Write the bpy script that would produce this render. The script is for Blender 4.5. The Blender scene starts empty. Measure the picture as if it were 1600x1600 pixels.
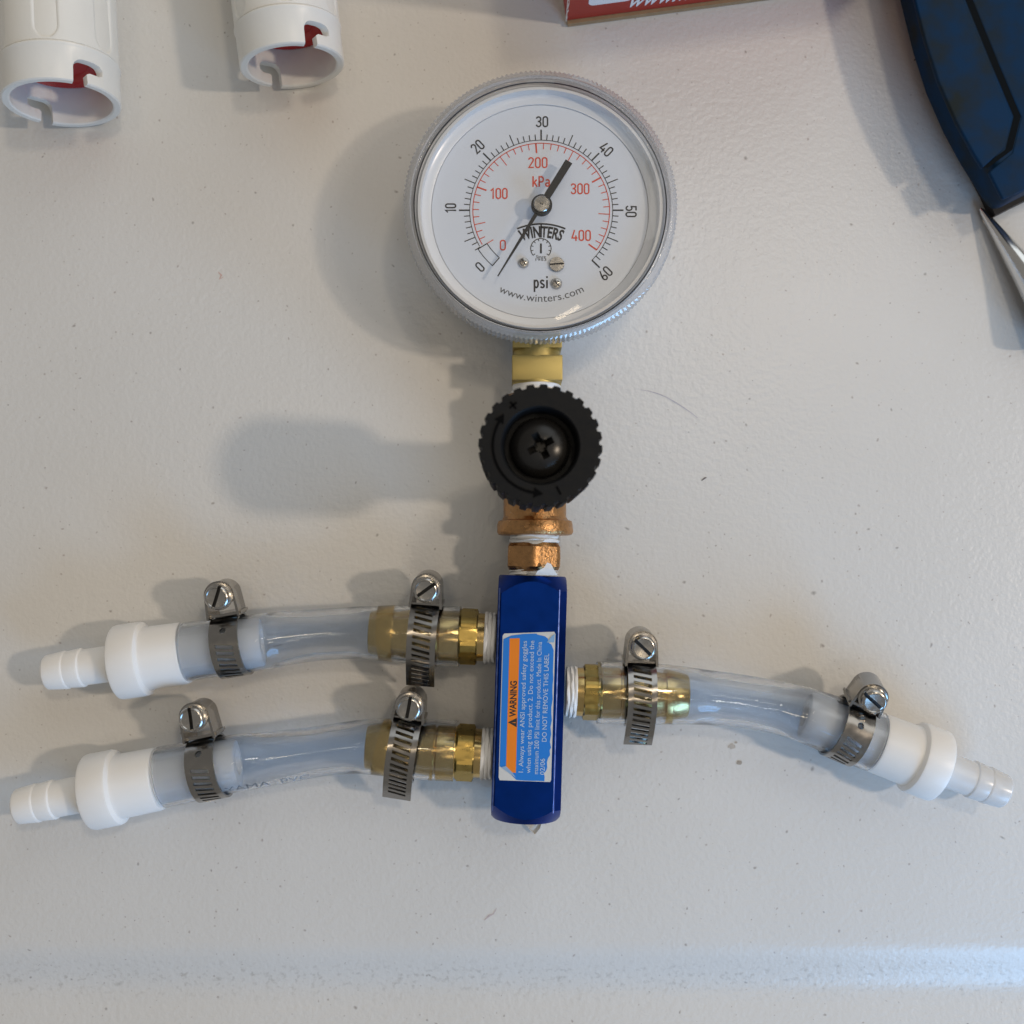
import bpy, bmesh, math, random
from mathutils import Vector, Matrix

R = math.radians
PI = math.pi
rnd = random.Random(7)
SC = bpy.context.scene
COL = SC.collection

# ------------------------------------------------------------------ camera, world, lamps
CAM_H, TILT, FPX = 0.284, R(3.0), 1600.0 * 27.0 / 26.0
cd = bpy.data.cameras.new("camera")
cam = bpy.data.objects.new("camera", cd)
COL.objects.link(cam)
cam.location = (0, 0, CAM_H)
cam.rotation_euler = (TILT, 0, 0)
cd.lens, cd.sensor_width, cd.sensor_fit = 27.0, 26.0, 'HORIZONTAL'
cd.clip_start, cd.clip_end = 0.01, 20.0
cd.dof.use_dof = True
cd.dof.focus_distance = 0.262
cd.dof.aperture_fstop = 12.0
SC.camera = cam

w = bpy.data.worlds.new("World")
SC.world = w
w.use_nodes = True
w.node_tree.nodes["Background"].inputs[0].default_value = (1.0, 0.96, 0.90, 1)
w.node_tree.nodes["Background"].inputs[1].default_value = 0.215


def area(name, loc, target, size, power, col, size_y=None):
    l = bpy.data.lights.new(name, 'AREA')
    l.energy, l.color = power, col
    l.shape = 'RECTANGLE' if size_y else 'DISK'
    l.size = size
    if size_y:
        l.size_y = size_y
    o = bpy.data.objects.new(name, l)
    COL.objects.link(o)
    o.location = loc
    d = Vector(target) - Vector(loc)
    o.rotation_euler = d.to_track_quat('-Z', 'Y').to_euler()
    return o


area("lamp", (1.38, -0.03, 1.44), (0, 0, 0), 0.110, 9.6, (1.0, 0.825, 0.64))
area("corner_lamp", (0.30, 0.35, 1.10), (0, 0, 0), 0.10, 1.35, (1.0, 0.85, 0.66))
area("ceiling_lamp", (-0.26, 0.27, 1.9), (0, 0, 0), 0.30, 1.15, (1.0, 0.81, 0.57), 0.06)
area("ceiling_lamp", (0.34, -0.42, 1.9), (0, 0, 0), 0.30, 0.8, (1.0, 0.81, 0.57), 0.06)
area("window", (0.40, -0.43, 0.27), (0.12, -0.02, 0), 0.30, 2.1, (0.25, 0.56, 1.0), 0.26)
area("side_window", (0.82, 0.44, 0.84), (0, 0, 0), 0.42, 0.6, (0.95, 0.94, 0.90), 0.42)
area("back_window", (0.30, 0.72, 0.58), (0, 0, 0), 0.60, 1.1, (0.88, 0.95, 1.0), 0.60)

SC.view_settings.view_transform = 'Standard'
SC.view_settings.look = 'None'
SC.view_settings.exposure = 0.08
SC.view_settings.gamma = 1.0
SC.render.engine = 'CYCLES'
SC.cycles.use_denoising = True
SC.cycles.max_bounces = 14
SC.cycles.transmission_bounces = 12
SC.cycles.transparent_max_bounces = 16
SC.cycles.caustics_refractive = True
SC.cycles.caustics_reflective = False
SC.cycles.sample_clamp_indirect = 25.0
SC.cycles.blur_glossy = 0.5


# ------------------------------------------------------------------ measuring helpers
def P(px, py, z):
    """the place at height z (metres) that the photograph shows at px, py (1600 px frame)"""
    x, y = (px - 800.0) / FPX, (800.0 - py) / FPX
    c, s = math.cos(TILT), math.sin(TILT)
    d = Vector((x, y * c + s, y * s - c))
    t = (z - CAM_H) / d.z
    return Vector((d.x * t, d.y * t, z))


def L(px, z):
    return px * (CAM_H - z) / FPX


# ------------------------------------------------------------------ mesh helpers
def mesh_from(name, verts, faces, mat, sharp=32, smooth=True):
    me = bpy.data.meshes.new(name)
    me.from_pydata([tuple(v) for v in verts], [], faces)
    me.update()
    bm = bmesh.new()
    bm.from_mesh(me)
    bmesh.ops.remove_doubles(bm, verts=bm.verts, dist=1e-7)
    bmesh.ops.recalc_face_normals(bm, faces=bm.faces)
    bm.to_mesh(me)
    bm.free()
    finish(me, mat, sharp, smooth)
    return me


def finish(me, mat, sharp=32, smooth=True):
    me.materials.clear()
    me.materials.append(mat)
    me.polygons.foreach_set('use_smooth', [smooth] * len(me.polygons))
    if smooth:
        me.set_sharp_from_angle(angle=R(sharp))
    me.update()


def link(name, me, parent=None):
    o = bpy.data.objects.new(name, me)
    COL.objects.link(o)
    if parent is not None:
        o.parent = parent
        if parent.type == 'EMPTY':
            o.matrix_parent_inverse = Matrix.Translation(-parent.location)
    return o


def obj(name, vf, mat, parent=None, sharp=32, smooth=True):
    return link(name, mesh_from(name, vf[0], vf[1], mat, sharp, smooth), parent)


def thing(name, label, cat, loc=(0, 0, 0), group=None):
    o = bpy.data.objects.new(name, None)
    COL.objects.link(o)
    o.empty_display_size = 0.01
    o.location = loc
    o['label'], o['category'] = label, cat
    if group:
        o['group'] = group
    return o


def join(*parts):
    V, F = [], []
    for v, f in parts:
        b = len(V)
        V += list(v)
        F += [tuple(i + b for i in q) for q in f]
    return V, F


def frame_of(d):
    d = d.normalized()
    up = Vector((0, 0, 1)) if abs(d.z) < 0.9 else Vector((0, 1, 0))
    s = d.cross(up).normalized()
    return d, s, s.cross(d).normalized()


def lathe(p0, d, prof, n=48, shape=None, caps=True, closed=False):
    """rings at p0 + d*t with radius r; shape(theta, r, k) may reshape the ring"""
    d, s, u = frame_of(d)
    V, F = [], []
    for k, (t, r) in enumerate(prof):
        for i in range(n):
            a = 2 * PI * i / n
            rr = shape(a, r, k) if shape else r
            V.append(p0 + d * t + (s * math.cos(a) + u * math.sin(a)) * rr)
    m = len(prof)
    for k in range(m if closed else m - 1):
        k2 = (k + 1) % m
        for i in range(n):
            j = (i + 1) % n
            F.append((k * n + i, k * n + j, k2 * n + j, k2 * n + i))
    if caps and not closed:
        F.append(tuple(range(n))[::-1])
        F.append(tuple(range((m - 1) * n, m * n)))
    return V, F


def hexshape(r_flat, rot=0.0):
    def f(a, r, k):
        b = ((a + rot) % (PI / 3)) - PI / 6
        return min(r, r_flat / math.cos(b))
    return f


def spline(pts, per=10):
    out = []
    P_ = [pts[0] * 2 - pts[1]] + list(pts) + [pts[-1] * 2 - pts[-2]]
    for i in range(1, len(P_) - 2):
        a, b, c, d = P_[i - 1], P_[i], P_[i + 1], P_[i + 2]
        for k in range(per):
            t = k / per
            out.append(0.5 * ((2 * b) + (c - a) * t + (2 * a - 5 * b + 4 * c - d) * t * t + (3 * b - a - 3 * c + d) * t ** 3))
    out.append(pts[-1])
    return out


def sweep(cs, rs, n=40, cap=True, rz=1.0):
    V, F = [], []
    m = len(cs)
    for k in range(m):
        d = (cs[min(k + 1, m - 1)] - cs[max(k - 1, 0)])
        d, s, u = frame_of(d)
        for i in range(n):
            a = 2 * PI * i / n
            V.append(cs[k] + (s * math.cos(a) + u * math.sin(a) * rz) * rs[k])
    for k in range(m - 1):
        for i in range(n):
            j = (i + 1) % n
            F.append((k * n + i, k * n + j, (k + 1) * n + j, (k + 1) * n + i))
    if cap:
        F.append(tuple(range(n))[::-1])
        F.append(tuple(range((m - 1) * n, m * n)))
    return V, F


def box(c, sx, sy, sz, M=None):
    V = [Vector((x * sx / 2, y * sy / 2, z * sz / 2)) for x in (-1, 1) for y in (-1, 1) for z in (-1, 1)]
    if M:
        V = [M @ v for v in V]
    V = [v + Vector(c) for v in V]
    return V, [(0, 1, 3, 2), (4, 6, 7, 5), (0, 4, 5, 1), (2, 3, 7, 6), (0, 2, 6, 4), (1, 5, 7, 3)]


def prism(poly, z0, z1):
    """poly: list of (x, y); closed prism"""
    n = len(poly)
    V = [Vector((p[0], p[1], z0)) for p in poly] + [Vector((p[0], p[1], z1)) for p in poly]
    F = [tuple(range(n))[::-1], tuple(range(n, 2 * n))]
    F += [(i, (i + 1) % n, n + (i + 1) % n, n + i) for i in range(n)]
    return V, F


def xf(vf, M):
    return [M @ v for v in vf[0]], vf[1]


def bevel_mesh(me, width, seg=2, ang=30):
    bm = bmesh.new()
    bm.from_mesh(me)
    es = [e for e in bm.edges if len(e.link_faces) == 2 and e.calc_face_angle(0) > R(ang)]
    bmesh.ops.bevel(bm, geom=es, offset=width, segments=seg, profile=0.6, affect='EDGES', clamp_overlap=True)
    bm.to_mesh(me)
    bm.free()


def boolean(o, cutters, mat, sharp=32):
    """subtract cutter geometry from object o (applied to its mesh)"""
    tmp = []
    for vf in cutters:
        c = obj("cutter", vf, mat, None)
        m = o.modifiers.new("cut", 'BOOLEAN')
        m.operation, m.solver, m.object = 'DIFFERENCE', 'EXACT', c
        tmp.append(c)
    dg = bpy.context.evaluated_depsgraph_get()
    dg.update()
    me = bpy.data.meshes.new_from_object(o.evaluated_get(dg))
    o.modifiers.clear()
    old = o.data
    o.data = me
    me.name = old.name
    for c in tmp:
        bpy.data.objects.remove(c)
    finish(me, mat, sharp)


# flat print -------------------------------------------------------------------
def text_flat(s, bold=0.0, shear=0.0):
    """mesh (verts 2d, faces) of a line of text at size 1, ink starts at x=0, baseline y=0"""
    cu = bpy.data.curves.new("lettering", 'FONT')
    cu.body, cu.size, cu.offset, cu.shear = s, 1.0, bold, shear
    cu.resolution_u = 3
    o = bpy.data.objects.new("lettering", cu)
    COL.objects.link(o)
    dg = bpy.context.evaluated_depsgraph_get()
    me = bpy.data.meshes.new_from_object(o.evaluated_get(dg))
    V = [(v.co.x, v.co.y) for v in me.vertices]
    F = [tuple(p.vertices) for p in me.polygons]
    bpy.data.objects.remove(o)
    bpy.data.meshes.remove(me)
    bpy.data.curves.remove(cu)
    x0 = min(v[0] for v in V)
    return [(v[0] - x0, v[1]) for v in V], F


_h = text_flat("H")
CAP = max(v[1] for v in _h[0])


def text_fit(s, width, cap_h, bold=0.0, shear=0.0):
    """text scaled so its ink is width wide and capitals are cap_h tall"""
    V, F = text_flat(s, bold, shear)
    wd = max(v[0] for v in V)
    kx, ky = (width / wd if width else cap_h / CAP), cap_h / CAP
    return [(v[0] * kx, v[1] * ky) for v in V], F


# ------------------------------------------------------------------ materials
def mat(name, base, rough=0.5, metal=0.0, noise=0.0, nscale=400.0, bump=0.0, bscale=900.0, rvar=0.0, **kw):
    m = bpy.data.materials.new(name)
    m.use_nodes = True
    nt = m.node_tree
    b = nt.nodes["Principled BSDF"]
    b.inputs["Base Color"].default_value = (*base, 1)
    b.inputs["Roughness"].default_value = rough
    b.inputs["Metallic"].default_value = metal
    for k, v in kw.items():
        b.inputs[k.replace('_', ' ')].default_value = v
    tc = nt.nodes.new("ShaderNodeTexCoord")
    if noise or rvar:
        n = nt.nodes.new("ShaderNodeTexNoise")
        n.inputs["Scale"].default_value = nscale
        n.inputs["Detail"].default_value = 6.0
        nt.links.new(tc.outputs["Object"], n.inputs["Vector"])
        if noise:
            r = nt.nodes.new("ShaderNodeMix")
            r.data_type = 'RGBA'
            r.inputs[6].default_value = (*[c * (1 - noise) for c in base], 1)
            r.inputs[7].default_value = (*[min(1, c * (1 + noise)) for c in base], 1)
            nt.links.new(n.outputs["Fac"], r.inputs[0])
            nt.links.new(r.outputs[2], b.inputs["Base Color"])
        if rvar:
            mr = nt.nodes.new("ShaderNodeMapRange")
            mr.inputs["From Min"].default_value, mr.inputs["From Max"].default_value = 0.3, 0.7
            mr.inputs["To Min"].default_value, mr.inputs["To Max"].default_value = max(0.02, rough - rvar), rough + rvar
            nt.links.new(n.outputs["Fac"], mr.inputs["Value"])
            nt.links.new(mr.outputs["Result"], b.inputs["Roughness"])
    if bump:
        n2 = nt.nodes.new("ShaderNodeTexNoise")
        n2.inputs["Scale"].default_value = bscale
        n2.inputs["Detail"].default_value = 3.0
        nt.links.new(tc.outputs["Object"], n2.inputs["Vector"])
        bp = nt.nodes.new("ShaderNodeBump")
        bp.inputs["Strength"].default_value = 1.0
        bp.inputs["Distance"].default_value = bump
        nt.links.new(n2.outputs["Fac"], bp.inputs["Height"])
        nt.links.new(bp.outputs["Normal"], b.inputs["Normal"])
    return m


def clear_mat(name, tint, refl=0.05, rough=0.03, edge=0.75, power=3.5, body=0.0, bodycol=(0.8, 0.82, 0.85)):
    """thin clear plastic: straight-through transmission, fresnel reflection, a little milky body"""
    m = bpy.data.materials.new(name)
    m.use_nodes = True
    nt = m.node_tree
    nt.nodes.remove(nt.nodes["Principled BSDF"])
    out = nt.nodes["Material Output"]
    tr = nt.nodes.new("ShaderNodeBsdfTransparent")
    tr.inputs[0].default_value = (*tint, 1)
    gl = nt.nodes.new("ShaderNodeBsdfGlossy")
    gl.inputs["Roughness"].default_value = rough
    di = nt.nodes.new("ShaderNodeBsdfDiffuse")
    di.inputs[0].default_value = (*bodycol, 1)
    lw = nt.nodes.new("ShaderNodeLayerWeight")
    lw.inputs[0].default_value = 0.5
    pw = nt.nodes.new("ShaderNodeMath")
    pw.operation = 'POWER'
    pw.inputs[1].default_value = power
    ma = nt.nodes.new("ShaderNodeMath")
    ma.operation = 'MULTIPLY_ADD'
    ma.inputs[1].default_value, ma.inputs[2].default_value = edge, refl
    m0 = nt.nodes.new("ShaderNodeMixShader")
    m0.inputs[0].default_value = body
    m1 = nt.nodes.new("ShaderNodeMixShader")
    lk = nt.links.new
    lk(lw.outputs["Facing"], pw.inputs[0])
    lk(pw.outputs[0], ma.inputs[0])
    lk(tr.outputs[0], m0.inputs[1])
    lk(di.outputs[0], m0.inputs[2])
    lk(ma.outputs[0], m1.inputs[0])
    lk(m0.outputs[0], m1.inputs[1])
    lk(gl.outputs[0], m1.inputs[2])
    lk(m1.outputs[0], out.inputs[0])
    return m


def table_mat():
    m = mat("table_plastic", (0.66, 0.65, 0.63), 0.33)
    nt = m.node_tree
    b = nt.nodes["Principled BSDF"]
    tc = nt.nodes.new("ShaderNodeTexCoord")
    lk = nt.links.new
    # pebbled moulded surface
    n1 = nt.nodes.new("ShaderNodeTexNoise")
    n1.inputs["Scale"].default_value, n1.inputs["Detail"].default_value = 800.0, 2.0
    n2 = nt.nodes.new("ShaderNodeTexNoise")
    n2.inputs["Scale"].default_value, n2.inputs["Detail"].default_value = 330.0, 2.0
    ad = nt.nodes.new("ShaderNodeMath")
    ad.operation = 'MULTIPLY_ADD'
    ad.inputs[1].default_value = 0.8
    lk(tc.outputs["Object"], n1.inputs["Vector"])
    lk(tc.outputs["Object"], n2.inputs["Vector"])
    lk(n2.outputs["Fac"], ad.inputs[0])
    lk(n1.outputs["Fac"], ad.inputs[2])
    bp = nt.nodes.new("ShaderNodeBump")
    bp.inputs["Distance"].default_value = 0.00011
    lk(ad.outputs[0], bp.inputs["Height"])
    lk(bp.outputs["Normal"], b.inputs["Normal"])
    # grime: large soft variation, then specks of dirt of several sizes
    g = nt.nodes.new("ShaderNodeTexNoise")
    g.inputs["Scale"].default_value, g.inputs["Detail"].default_value = 22.0, 5.0
    lk(tc.outputs["Object"], g.inputs["Vector"])
    mx = nt.nodes.new("ShaderNodeMix")
    mx.data_type = 'RGBA'
    mx.inputs[6].default_value = (0.64, 0.63, 0.605, 1)
    mx.inputs[7].default_value = (0.70, 0.695, 0.68, 1)
    lk(g.outputs["Fac"], mx.inputs[0])
    last = mx.outputs[2]
    for sc, thr, size, col, amt in ((105.0, 0.72, 0.058, (0.12, 0.085, 0.07), 0.7),
                                    (170.0, 0.72, 0.075, (0.16, 0.09, 0.07), 0.6),
                                    (300.0, 0.74, 0.10, (0.20, 0.15, 0.12), 0.5),
                                    (60.0, 0.86, 0.045, (0.08, 0.07, 0.06), 0.65)):
        wv = nt.nodes.new("ShaderNodeTexNoise")
        wv.inputs["Scale"].default_value = sc * 2.3
        sub = nt.nodes.new("ShaderNodeVectorMath")
        sub.operation = 'MULTIPLY_ADD'
        sub.inputs[1].default_value = (0.3 / sc,) * 3
        lk(tc.outputs["Object"], wv.inputs["Vector"])
        lk(wv.outputs["Color"], sub.inputs[0])
        lk(tc.outputs["Object"], sub.inputs[2])
        v = nt.nodes.new("ShaderNodeTexVoronoi")
        v.voronoi_dimensions = '2D'
        v.inputs["Scale"].default_value = sc
        lk(sub.outputs[0], v.inputs["Vector"])
        sep = nt.nodes.new("ShaderNodeSeparateColor")
        lk(v.outputs["Color"], sep.inputs[0])
        big = nt.nodes.new("ShaderNodeMath")
        big.operation = 'GREATER_THAN'
        big.inputs[1].default_value = thr
        lk(sep.outputs[0], big.inputs[0])
        sz = nt.nodes.new("ShaderNodeMath")
        sz.operation = 'MULTIPLY'
        sz.inputs[1].default_value = size
        lk(sep.outputs[1], sz.inputs[0])
        mr = nt.nodes.new("ShaderNodeMapRange")
        mr.inputs["From Min"].default_value = 0.0
        mr.inputs["To Min"].default_value, mr.inputs["To Max"].default_value = amt, 0.0
        lk(v.outputs["Distance"], mr.inputs["Value"])
        lk(sz.outputs[0], mr.inputs["From Max"])
        mu = nt.nodes.new("ShaderNodeMath")
        mu.operation = 'MULTIPLY'
        lk(mr.outputs["Result"], mu.inputs[0])
        lk(big.outputs[0], mu.inputs[1])
        x = nt.nodes.new("ShaderNodeMix")
        x.data_type = 'RGBA'
        x.inputs[7].default_value = (*col, 1)
        lk(mu.outputs[0], x.inputs[0])
        lk(last, x.inputs[6])
        last = x.outputs[2]
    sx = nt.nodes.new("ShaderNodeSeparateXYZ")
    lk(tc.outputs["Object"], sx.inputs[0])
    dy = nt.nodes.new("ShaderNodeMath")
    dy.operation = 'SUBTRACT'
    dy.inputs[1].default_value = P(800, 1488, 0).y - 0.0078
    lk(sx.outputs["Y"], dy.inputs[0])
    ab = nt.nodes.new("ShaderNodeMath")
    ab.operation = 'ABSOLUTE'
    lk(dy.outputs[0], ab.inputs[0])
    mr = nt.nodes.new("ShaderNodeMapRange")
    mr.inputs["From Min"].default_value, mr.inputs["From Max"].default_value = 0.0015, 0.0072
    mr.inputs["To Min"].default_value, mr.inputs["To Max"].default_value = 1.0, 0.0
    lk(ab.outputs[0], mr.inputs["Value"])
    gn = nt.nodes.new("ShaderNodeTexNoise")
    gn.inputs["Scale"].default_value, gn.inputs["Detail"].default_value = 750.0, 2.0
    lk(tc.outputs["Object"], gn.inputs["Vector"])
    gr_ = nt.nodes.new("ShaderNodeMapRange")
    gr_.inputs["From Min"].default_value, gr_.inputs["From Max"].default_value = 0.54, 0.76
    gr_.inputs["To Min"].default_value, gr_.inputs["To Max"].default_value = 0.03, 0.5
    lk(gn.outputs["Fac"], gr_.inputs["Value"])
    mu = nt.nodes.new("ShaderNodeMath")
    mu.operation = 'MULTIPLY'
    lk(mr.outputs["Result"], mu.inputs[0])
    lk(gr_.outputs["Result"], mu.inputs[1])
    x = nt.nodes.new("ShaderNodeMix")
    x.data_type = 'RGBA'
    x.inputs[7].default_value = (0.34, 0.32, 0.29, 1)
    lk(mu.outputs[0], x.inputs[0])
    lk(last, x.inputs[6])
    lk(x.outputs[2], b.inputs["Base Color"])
    return m


M = {}
M['table'] = table_mat()
M['brass'] = mat("brass", (0.63, 0.455, 0.19), 0.2, 1.0, noise=0.12, nscale=300, bump=0.000003, bscale=1500, rvar=0.05)
M['brass_satin'] = mat("satin_brass", (0.47, 0.38, 0.15), 0.45, 1.0, noise=0.12, nscale=260, bump=0.000004, bscale=1500, rvar=0.06)
M['brass_dull'] = mat("brass_dull", (0.44, 0.32, 0.10), 0.32, 1.0, noise=0.2, nscale=500, bump=0.000008, bscale=1200, rvar=0.08)
M['bronze'] = mat("cast_bronze", (0.50, 0.275, 0.12), 0.38, 1.0, noise=0.35, nscale=900, bump=0.00016, bscale=1500, rvar=0.14)
M['steel'] = mat("stainless_steel", (0.34, 0.325, 0.305), 0.2, 1.0, noise=0.1, nscale=500, bump=0.000003, bscale=1800, rvar=0.05)
M['screw'] = mat("plated_screw_steel", (0.48, 0.46, 0.43), 0.24, 1.0, noise=0.1, nscale=900, bump=0.000004, bscale=1500, rvar=0.05)
M['slot_shade'] = mat("painted_shade_dark", (0.02, 0.02, 0.02), 0.6)  # near-black colour that paints the shade inside screw slots
M['blue_anod'] = mat("blue_anodised_aluminium", (0.004, 0.031, 0.225), 0.36, 1.0, noise=0.12, nscale=260, bump=0.000012, bscale=2500, rvar=0.06, Specular_IOR_Level=0.25)
M['black_plastic'] = mat("black_plastic", (0.0045, 0.005, 0.006), 0.55, noise=0.2, nscale=500, bump=0.00001, bscale=2600, rvar=0.08, Specular_IOR_Level=0.2)
M['black_screw'] = mat("black_oxide_screw", (0.02, 0.019, 0.018), 0.27, 0.4, noise=0.2, nscale=300, rvar=0.05)
M['mark_black'] = mat("recessed_black", (0.0008, 0.0008, 0.001), 0.75, Specular_IOR_Level=0.08)
M['white_plastic'] = mat("white_nylon", (0.86, 0.855, 0.84), 0.38, noise=0.02, nscale=200, bump=0.00002, bscale=700,
                         Subsurface_Weight=0.35, Subsurface_Radius=(0.004, 0.004, 0.004), Subsurface_Scale=1.0)
M['natural_nylon'] = mat("translucent_white_nylon", (0.84, 0.85, 0.86), 0.25, noise=0.02, nscale=200,
                         Transmission_Weight=0.25, Subsurface_Weight=0.4, Subsurface_Radius=(0.006, 0.006, 0.006), Subsurface_Scale=1.0)
M['white_cap'] = mat("white_pvc", (0.78, 0.78, 0.75), 0.35, noise=0.03, nscale=150, bump=0.00002, bscale=900,
                     Subsurface_Weight=0.1, Subsurface_Radius=(0.002, 0.002, 0.002), Subsurface_Scale=1.0)
M['red'] = mat("red_plastic", (0.42, 0.012, 0.012), 0.25, noise=0.1)
M['tape'] = mat("thread_seal_tape", (0.84, 0.84, 0.83), 0.5, noise=0.05, nscale=600, bump=0.00012, bscale=900)
M['dial'] = mat("dial_white", (0.75, 0.80, 0.88), 0.5, noise=0.015)
M['ink'] = mat("black_ink", (0.016, 0.016, 0.018), 0.5)
M['ink_red'] = mat("red_ink", (0.72, 0.09, 0.045), 0.5)
M['ink_grey'] = mat("thin_black_ink", (0.07, 0.075, 0.085), 0.5)
M['pointer'] = mat("black_pointer_paint", (0.01, 0.01, 0.011), 0.4)
M['lens'] = clear_mat("clear_lens", (0.99, 0.993, 0.997), refl=0.035, rough=0.05, edge=0.7, power=4)
M['bezel_clear'] = clear_mat("clear_bezel_plastic", (0.93, 0.95, 0.97), refl=0.09, rough=0.12, edge=0.6, power=2.5, body=0.12, bodycol=(0.72, 0.74, 0.77))
M['knurl_clear'] = clear_mat("clear_knurled_plastic", (0.9, 0.91, 0.93), refl=0.10, rough=0.05, edge=0.55, power=2.2, body=0.22, bodycol=(0.9, 0.9, 0.91))
M['case'] = mat("gauge_case_plastic", (0.80, 0.81, 0.82), 0.3)
M['case_white'] = mat("gauge_case_white", (0.80, 0.82, 0.85), 0.22)
M['seal'] = mat("black_rubber_seal", (0.02, 0.02, 0.024), 0.45)
M['sticker'] = mat("blue_label_film", (0.0, 0.19, 0.66), 0.4, noise=0.06, nscale=120)
M['orange'] = mat("orange_print", (0.83, 0.22, 0.004), 0.45, noise=0.04)
M['paper'] = mat("worn_label_backing", (0.62, 0.62, 0.60), 0.7, noise=0.12, nscale=700)
M['pale_ink'] = mat("pale_label_print", (0.50, 0.62, 0.78), 0.5)
M['box_red'] = mat("red_printed_card", (0.40, 0.030, 0.018), 0.5, noise=0.08, nscale=200)
M['card'] = mat("brown_cardboard", (0.33, 0.22, 0.12), 0.8, noise=0.2, nscale=500)
M['white_print'] = mat("white_print", (0.76, 0.77, 0.79), 0.5)
M['tool_blue'] = mat("dirty_blue_plastic", (0.012, 0.075, 0.17), 0.62, Specular_IOR_Level=0.12, noise=0.1)
M['tool_groove'] = mat("dark_groove", (0.004, 0.006, 0.008), 0.8, Specular_IOR_Level=0.08)
M['tool_black'] = mat("black_rubber_trim", (0.012, 0.01, 0.01), 0.6)
M['tip_steel'] = mat("polished_tip_metal", (0.72, 0.71, 0.69), 0.2, 1.0, noise=0.06)

# worn brown dirt on the blue tool
_nt = M['tool_blue'].node_tree
_b = _nt.nodes["Principled BSDF"]
_tc = _nt.nodes.new("ShaderNodeTexCoord")
_n = _nt.nodes.new("ShaderNodeTexNoise")
_n.inputs["Scale"].default_value, _n.inputs["Detail"].default_value = 130.0, 8.0
_r = _nt.nodes.new("ShaderNodeValToRGB")
_r.color_ramp.elements[0].position, _r.color_ramp.elements[0].color = 0.40, (0.0015, 0.026, 0.075, 1)
_r.color_ramp.elements[1].position, _r.color_ramp.elements[1].color = 0.70, (0.013, 0.020, 0.022, 1)
_nt.links.new(_tc.outputs["Object"], _n.inputs["Vector"])
_nt.links.new(_n.outputs["Fac"], _r.inputs[0])
_nt.links.new(_r.outputs[0], _b.inputs["Base Color"])


def hose_mat():
    m = bpy.data.materials.new("clear_vinyl")
    m.use_nodes = True
    nt = m.node_tree
    b = nt.nodes["Principled BSDF"]
    b.inputs["Base Color"].default_value = (0.89, 0.925, 0.975, 1)
    b.inputs["Roughness"].default_value = 0.03
    b.inputs["IOR"].default_value = 1.5
    b.inputs["Transmission Weight"].default_value = 1.0
    tr = nt.nodes.new("ShaderNodeBsdfTransparent")
    tr.inputs[0].default_value = (0.92, 0.945, 0.98, 1)
    mx = nt.nodes.new("ShaderNodeMixShader")
    mx.inputs[0].default_value = 0.12
    nt.links.new(b.outputs[0], mx.inputs[1])
    nt.links.new(tr.outputs[0], mx.inputs[2])
    nt.links.new(mx.outputs[0], nt.nodes["Material Output"].inputs[0])
    return m


M['hose'] = hose_mat()

# ------------------------------------------------------------------ table
y_lip = P(800, 1488, 0).y
prof = [(0.30, 0.0), (y_lip + 0.010, 0.0), (y_lip + 0.003, 0.0), (y_lip + 0.0015, -0.0001), (y_lip, -0.0004), (y_lip - 0.0015, -0.0009),
        (y_lip - 0.003, -0.0015), (y_lip - 0.0045, -0.0021), (y_lip - 0.006, -0.0027), (y_lip - 0.0075, -0.0032), (y_lip - 0.009, -0.0036), (y_lip - 0.0105, -0.0038), (y_lip - 0.012, -0.0038),
        (y_lip - 0.015, -0.0034), (y_lip - 0.019, -0.0026), (y_lip - 0.024, -0.0020), (y_lip - 0.032, -0.0026), (y_lip - 0.037, -0.0055), (y_lip - 0.040, -0.011), (y_lip - 0.041, -0.03)]
V, F = [], []
xs = [-0.42 + 0.84 * i / 12 for i in range(13)]
for (yy, zz) in prof:
    for x in xs:
        V.append(Vector((x, yy, zz)))
for k in range(len(prof) - 1):
    for i in range(12):
        F.append((k * 13 + i, k * 13 + i + 1, (k + 1) * 13 + i + 1, (k + 1) * 13 + i))
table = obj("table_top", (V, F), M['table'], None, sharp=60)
table['kind'] = 'structure'
table['label'] = 'off white pebbled plastic table top with rounded rim'



def mark(pts, wd, col, name):
    V, F = [], []
    for i, (x, y) in enumerate(pts):
        a, b = pts[max(0, i - 1)], pts[min(len(pts) - 1, i + 1)]
        d = Vector((b[0] - a[0], b[1] - a[1])).normalized()
        w_ = wd * (0.5 + rnd.random() * 0.8) * (0.4 if i in (0, len(pts) - 1) else 1)
        V += [P(x - d.y * w_, y + d.x * w_, 0.00008), P(x + d.y * w_, y - d.x * w_, 0.00008)]
    obj(name, (V, [(2 * i, 2 * i + 1, 2 * i + 3, 2 * i + 2) for i in range(len(pts) - 1)]), mat(name + "_stain", col, 0.5, noise=0.3, nscale=2000), table, smooth=False)


mark([(1001, 609), (1014, 611), (1028, 615), (1042, 621), (1056, 629), (1070, 638), (1080, 645), (1090, 653)], 0.9, (0.47, 0.46, 0.52), "pen_line")
mark([(341, 425), (346, 430), (343, 436), (349, 433)], 1.6, (0.60, 0.40, 0.36), "red_smudge")
mark([(757, 1438), (764, 1431), (771, 1428), (776, 1419)], 1.3, (0.52, 0.45, 0.47), "red_smudge")


def blot(x, y, rx, ry, col, name):
    V = []
    for i in range(14):
        a = 2 * PI * i / 14
        q = 0.7 + 0.5 * rnd.random()
        V.append(P(x + math.cos(a) * rx * q, y + math.sin(a) * ry * q, 0.00008))
    obj(name, (V, [tuple(range(14))]), mat(name + "_stain", col, 0.5, noise=0.3, nscale=2500), table, smooth=False)


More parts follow.
